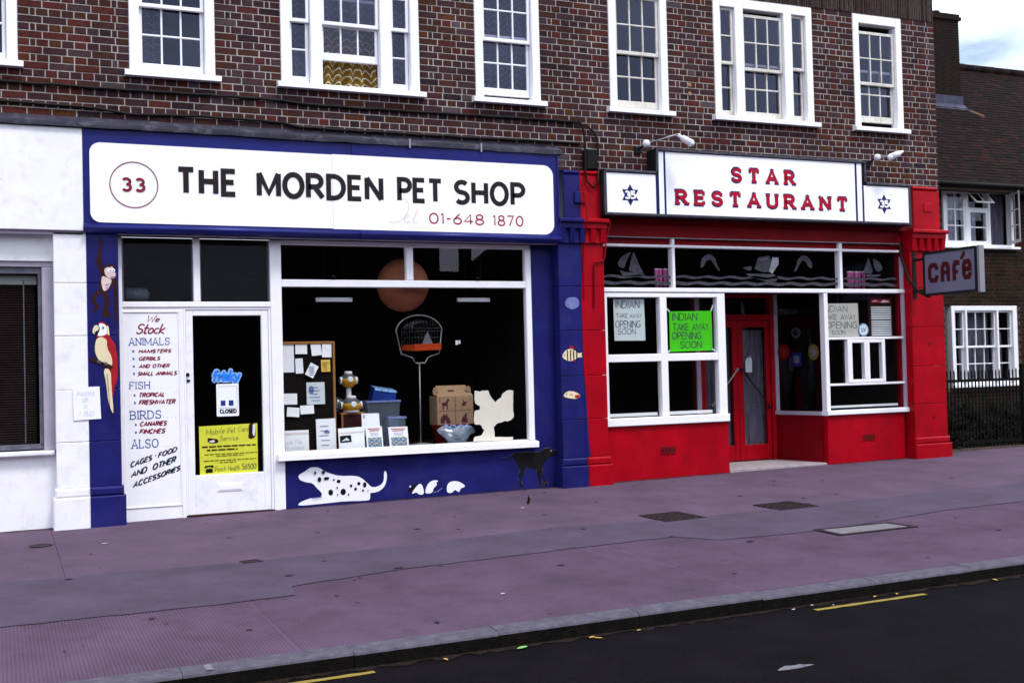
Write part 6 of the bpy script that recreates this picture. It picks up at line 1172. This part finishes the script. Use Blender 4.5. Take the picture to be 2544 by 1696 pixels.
cable([(6.30, 4.32), (6.345, 4.24), (6.372, 4.1), (6.368, 3.99), (6.364, 3.752), (6.377, 3.6), (6.46, 3.526), (6.532, 3.606), (6.545, 3.745)], -.135, .013, 'black cable looping down round the junction box and under it', .001); cable([(6.30, 4.315), (6.449, 4.278), (6.55, 4.207), (6.591, 4.117), (6.60, 3.979), (6.575, 3.83)], -.03, .012, 'black cable curving over the right side of the junction box', .001)
cable([(6.57, 3.76), (6.60, 3.60), (6.62, 3.42), (6.66, 3.20)], -.115, .010, 'thin black cable dropping between the middle pilaster and the restaurant sign', .001)
# small finds on the brickwork
for x, z, lb in ((7.93, 4.885, 'upper'), (7.93, 4.775, 'lower')):
    mb = MB(); mb.lathe((x, -.004, z), [(.022, .01), (.026, 0), (.018, -.006), (.010, -.006)], 12, 'y'); tag(mb.build('wall_plug', kraft), '%s round pale plug in the bricks between the restaurant windows' % lb, 'wall plug', 'pale plugs in the brickwork')
# ================================================================== NEIGHBOURING HOUSE, set back behind a small garden
HY = 4.9; nh = thing('neighbour_house', 'dark brown brick house with a steep tiled roof set back on the right', 'house', (19, HY, 0))
mb = MB()
for a, b, c, d in ((14.5, 16.77, -.2, 4.75), (16.77, 18.62, -.2, .83), (16.77, 18.62, 2.42, 3.535), (16.77, 18.62, 4.71, 4.75), (18.62, 26, -.2, 4.75)): mb.box(a, b, HY + .008, HY + .12, c, d)
mb.build('wall', soot, nh); hb_ = []
hc = .0745
for n in range(0, 63):
    z0 = .02 + n * hc; x = 15.4 - (.171 if n % 2 else 0); k = n % 2
    while x < 22.5:
        w = .225 if k % 2 == 0 else .1125; a, b = x + .005, x + w - .005; zc = z0 + hc / 2
        if not (b > 16.76 and a < 18.63 and (.80 < zc < 2.44 or 3.52 < zc < 4.73)): hb_.append((a, b, z0 + .006, z0 + hc - .006))
        x += w; k += 1
def hvis(b): return ((b[1] - b[0]) / ((b[0]) ** 2 + 300)) if (16.35 < b[0] < 19.72 and b[2] > .75 and not (b[0] < 17.9 and 2.4 < b[2] < 3.53)) else 0
hb_.sort(key=hvis, reverse=True); cache = {}
for b in hb_[:300]:
    w = round(b[1] - b[0], 3); mi = random.choices((0, 1, 2), (6, 3, 2))[0]
    if (w, mi) not in cache: o = MB().bev(0, w, 0, .02, 0, b[3] - b[2], .003).build('brick', HBR[mi], nh); o.data.transform(Matrix.Translation((19, HY, 0))); cache[(w, mi)] = o.data
    else: o = bpy.data.objects.new('brick', cache[(w, mi)]); C.objects.link(o); o.parent = nh
    o.location = (b[0] - 19, random.uniform(-.003, .002), b[2])
mb = MB()
for b in hb_[300:]: y_ = HY + random.uniform(-.003, .002); mb.bev(b[0], b[1], y_, HY + .02, b[2], b[3], .003, random.choices((0, 1, 2), (6, 3, 2))[0])
stuff(mb.build('brickwork', HBR, nh))
# lower sash window
def hsash():
    x0, x1 = 16.885, 18.60; L3 = [(16.975, 17.235), (17.285, 18.055), (18.105, 18.385 + .10)]; mb = MB(); e = [x0, 16.975, 17.235, 17.285, 18.055, 18.105, 18.485, x1]
    for k in range(0, 8, 2): mb.bev(e[k], e[k + 1], HY - .03, HY + .12, .88, 2.418, .005)
    for a, b in L3: mb.bev(a, b, HY - .027, HY + .12, 2.325, 2.418, .004)
    w = mb.build('window', white, nh); w['_w'] = [19, HY, 0]; mb = MB(); mb.bev(16.86, 18.66, HY - .10, HY + .1, .828, .882, .01); mb.build('sill', white, w)
    for k, (a, b) in enumerate(L3):
        sash(w, a, b, 1.60, 2.325, HY + .015, (1, 3, 1)[k], 2, white, glass, .04, .035, .032, .018); sash(w, a, b, .885, 1.64, HY + .056, (1, 3, 1)[k], 2, white, glass, .085, .035, .032, .018)
    mb = MB(); mb.box(16.80, 18.65, HY + .2, HY + 2.5, .5, 2.6); return w
hsash()
def leaf(par, hx_, hz0, hz1, w, ang, cols, rows, hinge_left=True, top=False, name='casement'):
    # a hinged light built at its hinge line, swung out by ang towards the street
    c, s_ = math.cos(ang), math.sin(ang); sg_ = 1 if hinge_left else -1
    if not top: P_ = lambda u, v, d: (hx_ + sg_ * (u * c) + sg_ * d * s_ * 0, HY - u * s_ - d * c, v)
    else: P_ = lambda u, v, d: (hx_ + u, HY - (hz1 - v) * s_ - d * c, hz1 - (hz1 - v) * c - d * s_ * 0)
    def bar(mb, u0, u1, v0, v1, t=.02): mb.loft([[P_(u0, v0, -t), P_(u1, v0, -t), P_(u1, v0, t), P_(u0, v0, t)], [P_(u0, v1, -t), P_(u1, v1, -t), P_(u1, v1, t), P_(u0, v1, t)]])
    mb = MB(); st = .045
    bar(mb, 0, st, hz0, hz1); bar(mb, w - st, w, hz0, hz1); bar(mb, st, w - st, hz0, hz0 + st + (.02 if not top else 0)); bar(mb, st, w - st, hz1 - st, hz1)
    for i in range(1, cols): u = st + (w - 2 * st) * i / cols; bar(mb, u - .011, u + .011, hz0 + st, hz1 - st, .014)
    for i in range(1, rows): v = hz0 + st + (hz1 - hz0 - 2 * st) * i / rows; bar(mb, st, w - st, v - .011, v + .011, .0155)
    o = mb.build(name, white, par)
    for i in range(cols):
        for k in range(rows): u0 = st + (w - 2 * st) * i / cols; u1 = st + (w - 2 * st) * (i + 1) / cols; v0 = hz0 + st + (hz1 - hz0 - 2 * st) * k / rows; v1 = hz0 + st + (hz1 - hz0 - 2 * st) * (k + 1) / rows; q = MB(); q.add([P_(u0, v0, 0), P_(u1, v0, 0), P_(u1, v1, 0), P_(u0, v1, 0)], [(0, 1, 2, 3)]); q.build('pane', glass, par)
    return o
mb = MB(); e = [16.77, 16.83, 17.335, 17.42, 17.92, 17.985, 18.535, 18.60]
for k in range(0, 8, 2): mb.bev(e[k], e[k + 1], HY - .03, HY + .1, 3.585, 4.71, .005)
for a, b in ((16.83, 17.335), (17.42, 17.92), (17.985, 18.535)): mb.bev(a, b, HY - .027, HY + .1, 4.66, 4.71, .004); mb.bev(a, b, HY - .027, HY + .1, 3.585, 3.625, .004)
mb.bev(17.42, 17.92, HY - .025, HY + .1, 4.30, 4.345, .004); cw = mb.build('window', white, nh); cw['_w'] = [19, HY, 0]
mb = MB(); mb.bev(16.72, 18.70, HY - .10, HY + .1, 3.533, 3.584, .01); mb.build('sill', white, cw)
leaf(cw, 16.83, 3.625, 4.66, .505, 0, 2, 3); leaf(cw, 17.42, 3.625, 4.30, .50, 0, 1, 2); leaf(cw, 17.43, 4.335, 4.655, .48, R(42), 2, 1, True, True, 'top_light'); leaf(cw, 18.53, 3.64, 4.65, .545, R(62), 2, 3, False)
NC = 'net curtains in the house windows'
curtain(16.80, 17.36, 3.6, 4.68, HY + .18, net, 'white net curtain in the left light of the upper house window', .03, .14, NC); curtain(17.40, 17.80, 3.6, 4.5, HY + .18, net, 'white net curtain in the middle light of the upper house window', .03, .14, NC); curtain(17.95, 18.55, 3.6, 4.70, HY + .16, netdim, 'grey curtain hanging in the open light of the upper house window', .03, .12, NC)
curtain(17.28, 17.66, .9, 2.3, HY + .2, netdim, 'left net curtain in the middle light of the lower house window', .03, .13, NC); curtain(17.70, 18.06, .9, 2.3, HY + .2, netdim, 'right net curtain in the middle light of the lower house window', .03, .13, NC); curtain(18.12, 18.40, .9, 1.9, HY + .2, netdim, 'net curtain in the right side light of the lower house window', .03, .1, NC)
mb = MB(); room(14.6, 25.9, HY + .13, HY + 4, .0, 3.3); room(14.6, 25.9, HY + .13, HY + 4, 3.31, 4.85); struct(mb.build('house_room', interior))
# roof of plain tiles
RY0, RZ0, RY1, RZ1 = 4.52, 4.775, 7.5, 7.94; sl_ = math.hypot(RY1 - RY0, RZ1 - RZ0); ang = math.atan2(RZ1 - RZ0, RY1 - RY0)
mb = MB(); mb.add([(14.2, RY0, RZ0 - .03), (27, RY0, RZ0 - .03), (27, RY1, RZ1 - .03), (14.2, RY1, RZ1 - .03), (14.2, 2 * RY1 - RY0, RZ0), (27, 2 * RY1 - RY0, RZ0)], [(0, 1, 2, 3), (3, 2, 5, 4)]); mb.box(14.2, 27, RY0 - .02, RY0 + .02, RZ0 - .16, RZ0 - .02); mb.box(14.2, 27, RY0 + .02, HY, RZ0 - .13, RZ0 - .11); mb.build('roof', soot, nh)
mb = MB(); mb.tube([(14.2, RY0 - .07, RZ0 - .06), (27, RY0 - .07, RZ0 - .06)], .055, 10); mb.build('gutter', black, nh, True)
tl = []
for r_ in range(int(sl_ / .1) + 1):
    for k in range(78): tl.append((14.25 + k * .165 + (.0825 if r_ % 2 else 0), r_ * .1))
def tvis(t): x, s_ = t; y = RY0 + s_ * math.cos(ang); z = RZ0 + s_ * math.sin(ang); return 1 / (x * x + (y + 12.27) ** 2 + (z - 1.4) ** 2) if (16.3 + .7 * (y - 4.5) < x < 19.9 + .72 * (y - 4.5)) else 0
tl.sort(key=tvis, reverse=True); tc_ = {}
me_rot = Matrix.Rotation(ang - .075, 4, 'X')
for x, s_ in tl[:300]:
    mi = random.choices((0, 1, 2), (5, 5, 2))[0]
    if mi not in tc_: o = MB().bev(.002, .163, 0, .16, 0, .013, .002).build('roof_tile', TILE[mi], nh); o.data.transform(Matrix.Translation((19, HY, 0))); tc_[mi] = o.data
    else: o = bpy.data.objects.new('roof_tile', tc_[mi]); C.objects.link(o); o.parent = nh
    o.matrix_local = Matrix.Translation((x - 19, RY0 + s_ * math.cos(ang) - HY, RZ0 + s_ * math.sin(ang) + random.uniform(0, .006))) @ Matrix.Rotation(random.gauss(0, .012), 4, 'Y') @ me_rot
mb = MB(); 
for x, s_ in tl[300:]:
    q = MB().bev(.002, .163, 0, .16, 0, .013, .002); M_ = Matrix.Translation((x, RY0 + s_ * math.cos(ang), RZ0 + s_ * math.sin(ang) + random.uniform(0, .006))) @ me_rot; mb.add([M_ @ Vector(p) for p in q.v], q.f, random.choices((0, 1, 2), (5, 5, 2))[0])
stuff(mb.build('roof_tiling', TILE, nh)); mb = MB()
for k in range(28): x = 14.2 + k * .45; mb.tube([(x, RY1, RZ1 + .0), (x + .46, RY1, RZ1 + random.uniform(0, .012))], .105, 10, random.choice((0, 1, 1)))
mb.build('ridge_tiles', TILE, nh, True)
mb = MB(); mb.box(17.55, 18.87, 6.42, 7.0, 5.9, 8.60); ch_ = mb.build('chimney', soot, nh); ch_['_w'] = [19, HY, 0]; mb = MB()
for n in range(46):
    z = 5.95 + n * .0745 * .77; z = 5.95 + n * .0575
    x = 17.55 - (.056 if n % 2 else 0)
    while x < 18.86: a, b = max(17.545, x + .005), min(18.875, x + .22); mb.box(a, b, 6.41, 6.45, z + .006, z + .052, random.choice((0, 1, 1))); x += .225
stuff(mb.build('brickwork', [HBR[1], HBR[1]], ch_)); mb = MB(); mb.box(17.50, 18.92, 6.37, 7.05, 8.60, 8.67); mb.box(17.53, 18.89, 6.39, 7.03, 8.67, 8.73); mb.lathe((18.5, 6.7, 8.73), [(.14, 0), (.11, .06), (.10, .12)], 14); mb.build('cap', HBR[1], ch_)
mb = MB(); mb.add([(17.5, 6.40, 6.80), (18.93, 6.40, 6.80), (18.93, 6.40, 6.98), (17.5, 6.40, 6.98), (17.5, 6.28, 6.66), (19.0, 6.28, 6.66)], [(0, 1, 2, 3), (4, 5, 1, 0)]); mb.build('flashing', mat('grey lead', (.045, .045, .075), .5, .3, 8), ch_)
o = MB(); o.tube([(18.52, 5.83, 6.52 + .0), (18.78, 5.72, 6.40)], .028, 4); tag(o.build('timber_offcut', mat('pale timber', (.17, .10, .055), .7, .2, 12)), 'short pale piece of timber lying on the house roof', 'timber')
# garden: railings, shrubs
railblack = mat('dull black iron', (.0035, .0030, .0025), .8, .3, 20, spec=.1); rl = thing('railing', 'dark upright railing along the garden beside the red pilaster', 'railing', (13, .35, 0)); RY = .32; RTOP = 1.20
mb = MB(); mb.box(11.9, 20, RY - .008, RY + .008, RTOP - .14, RTOP - .10); mb.box(11.9, 20, RY - .008, RY + .008, .18, .22); mb.build('rail', railblack, rl)
bar_me = None
for i in range(110):
    x = 11.95 + i * .066; h_ = RTOP + random.uniform(-.012, .012)
    if bar_me is None: mb = MB(); mb.box(-.009, .009, -.006, .006, 0, 1.16); mb.add([(-.009, -.006, 1.16), (.009, -.006, 1.16), (.009, .006, 1.16), (-.009, .006, 1.16), (0, 0, 1.20)], [(0, 1, 4), (1, 2, 4), (2, 3, 4), (3, 0, 4)]); o = mb.build('bar', railblack, None); bar_me = o.data; o.parent = rl
    else: o = bpy.data.objects.new('bar', bar_me); C.objects.link(o); o.parent = rl
    o.location = (x - 13, RY - .35, .045 + random.uniform(-.01, .01))
for x in (13.72, 16.2): mb = MB(); mb.box(x - .03, x + .03, RY - .03, RY + .03, .0, 1.30); mb.build('post', railblack, rl)
def shrub(x, y, rx, ry, h, n, label, cols=(0, 1, 2)):
    o = thing('shrub', label, 'shrub', (x, y, gz(x, .3)), 'dark shrubs in the front garden'); mb = MB()
    for i in range(n):
        a, b, r_ = random.uniform(0, 6.283), random.uniform(-.2, 1.5), random.uniform(.5, 1) ** .5; r2 = r_ * (1 + .25 * math.sin(3 * a + x))
        p = Vector((x + rx * r2 * math.cos(a) * math.cos(b), y + ry * r2 * math.sin(a) * math.cos(b), .05 + max(0, h * (.25 + .75 * r2 * math.sin(b))))); s_ = random.uniform(.025, .055); u = Vector((random.gauss(0, 1), random.gauss(0, 1), random.gauss(0, 1))).normalized(); v = u.orthogonal().normalized()
        mb.add([p - u * s_, p + v * s_ * .5, p + u * s_, p - v * s_ * .5], [(0, 1, 2, 3)], random.choices(cols, (5, 3, 3)[:len(cols)])[0])
    mb.build('crown', hedgeg, o); mb = MB()
    for i in range(5): mb.tube([(x, y, 0), (x + rx * random.uniform(-.4, .4), y + ry * random.uniform(-.4, .4), h * .6)], [.02, .008], 5)
    mb.build('stem', brown, o)
for x, y, rx, h, lb in ((12.35, .75, .55, .80, 'dark shrub behind the railing right next to the red pilaster'), (13.2, .95, .6, .62, 'low dark shrub below the left part of the house window'), (14.2, 1.0, .65, .58, 'low dark shrub below the right part of the house window'), (15.3, 1.1, .7, .66, 'dark shrub behind the railing at the right edge of the picture')): shrub(x, y, rx, .40, h, 2600, lb)
mb = MB(); mb.box(11.9, 20, .28, .36, -.1, .12); tag(mb.build('garden_kerb', soot), 'low dark kerb under the garden railing', 'kerb')
struct(sheet('garden', soil, 11.96, 30, .37, HY, lambda x, y: .10 + .01 * (x - 12), 4, 4))
# ================================================================== ACROSS THE ROAD: the terrace mirrored in the shop glass
op = thing('opposite_terrace', 'plain brick terrace with a tiled roof across the road, mirrored in the shop glass', 'building', (10, -30, 0))
def oroof(x0, x1, he, hr, ridge=-34):
    mb = MB(); mb.add([(x0, -29.7, he), (x1, -29.7, he), (x1, ridge, hr), (x0, ridge, hr), (x0, -38.3, he), (x1, -38.3, he)], [(0, 1, 2, 3), (3, 2, 5, 4), (0, 3, 4), (1, 5, 2)]); mb.build('roof', TILE[1], op)
mb = MB(); mb.box(-26, 15.77, -38, -30, -.4, 6.5); mb.box(15.775, 17.3, -36, -30.1, -.4, 5.3); mb.box(16.88, 17.27, -30.8, -30.4, 5.3, 7.1); mb.box(16.97, 17.18, -30.7, -30.5, 7.1, 7.5); mb.prism([(17.30, -.4), (60, -.4), (60, 7.6), (19.8, 7.6), (17.30, 5.72)], -30.6, -30); mb.build('wall', BR[3], op)
oroof(-26.2, 15.9, 6.5, 9.8); oroof(20, 60, 7.6, 10.2)
for c_ in (-20, -8, 3, 30, 42): mb = MB(); mb.box(c_, c_ + 1.0, -34.4, -33.5, 7, 11); mb.box(c_ - .06, c_ + 1.06, -34.46, -33.44, 10.8, 10.92); mb.build('chimney', BR[0], op)
x = -24
while x < 56:
    for z in (.9, 3.8):
        if not 14 < x < 18.5: mb = MB(); mb.box(x, x + 1.4, -29.96, -29.9, z, z + 1.5); mb.build('window', black, op)
    x += 3.1
# ================================================================== LITTER
def litter(name, x, y, zf, s_, m, label, cat, grp, rot):
    mb = MB(); P_ = [(-1, 0), (-.5, .32), (.1, .42), (.7, .25), (1, 0), (.6, -.3), (0, -.4), (-.6, -.25)]; c, k = math.cos(rot), math.sin(rot); z = zf(x, y) + .006
    vs = [(x + s_ * (u * c - v * k), y + s_ * (u * k + v * c), z + s_ * .35 * abs(v) + .1 * s_ * u * u) for u, v in P_]; mb.add(vs + [(x, y, z)], [(i, (i + 1) % 8, 8) for i in range(8)]); tag(mb.build(name, m), label, cat, grp)
LG = 'fallen leaves and scraps in the gutter'
litter('leaf', 2.78, -6.02, rz, .045, leafg, 'green leaf lying in the gutter at the middle of the kerb', 'leaf', LG, .4)
for i, (x, y) in enumerate(((3.25, -6.0), (3.27, -6.04), (3.58, -5.99), (5.6, -6.0), (5.42, -5.99), (6.5, -6.0), (2.3, -6.03), (7.2, -6.0))): litter('leaf', x, y, rz, random.uniform(.02, .034), leafy, ('yellow leaf right of the green leaf in the gutter', 'brown leaf touching the yellow leaf right of the green one', 'twisted yellow leaf two steps right of the green leaf', 'yellow leaf beside the right end of the yellow dash', 'yellow leaf above the right end of the yellow dash', 'yellow leaf farthest along the kerb but one', 'small yellow leaf left of the green leaf', 'yellow leaf farthest along the kerb')[i], 'leaf', LG, random.uniform(0, 3))
for i, (x, y, zf, s_, lb) in enumerate(((4.90, -5.98, rz, .016, 'pale scrap between the kerb and the left end of the longer yellow dash'), (5.02, -6.05, rz, .012, 'tiny pale scrap above the left part of the longer yellow dash'), (4.72, -6.02, rz, .018, 'pale scrap just left of the longer yellow dash'), (3.1, -5.0, gz, .022, 'white scrap on the ribbed paving near the kerb'), (4.9, -1.35, gz, .03, 'white scrap on the pavement before the middle pilaster'), (.85, -1.25, gz, .03, 'white scrap on the pavement before the left pilaster'))): litter('paper_scrap', x, y, zf, s_, leafp, lb, 'litter', 'pale scraps on the ground', .2)
mb = MB(); mb.tube([(5.05 - .0, -1.15, gz(5, -1) + .01), (5.06, -1.16, gz(5, -1) + .06), (5.05, -1.17, gz(5, -1) + .10)], [.012, .016, .004], 6); tag(mb.build('weed_tuft', hedgeg[1]), 'small dark weed growing up through the pavement before the black dog', 'weed')
# ------------------------------------------------------------------ tidy up
for o in list(bpy.data.objects):
    if '_w' in o: del o['_w']
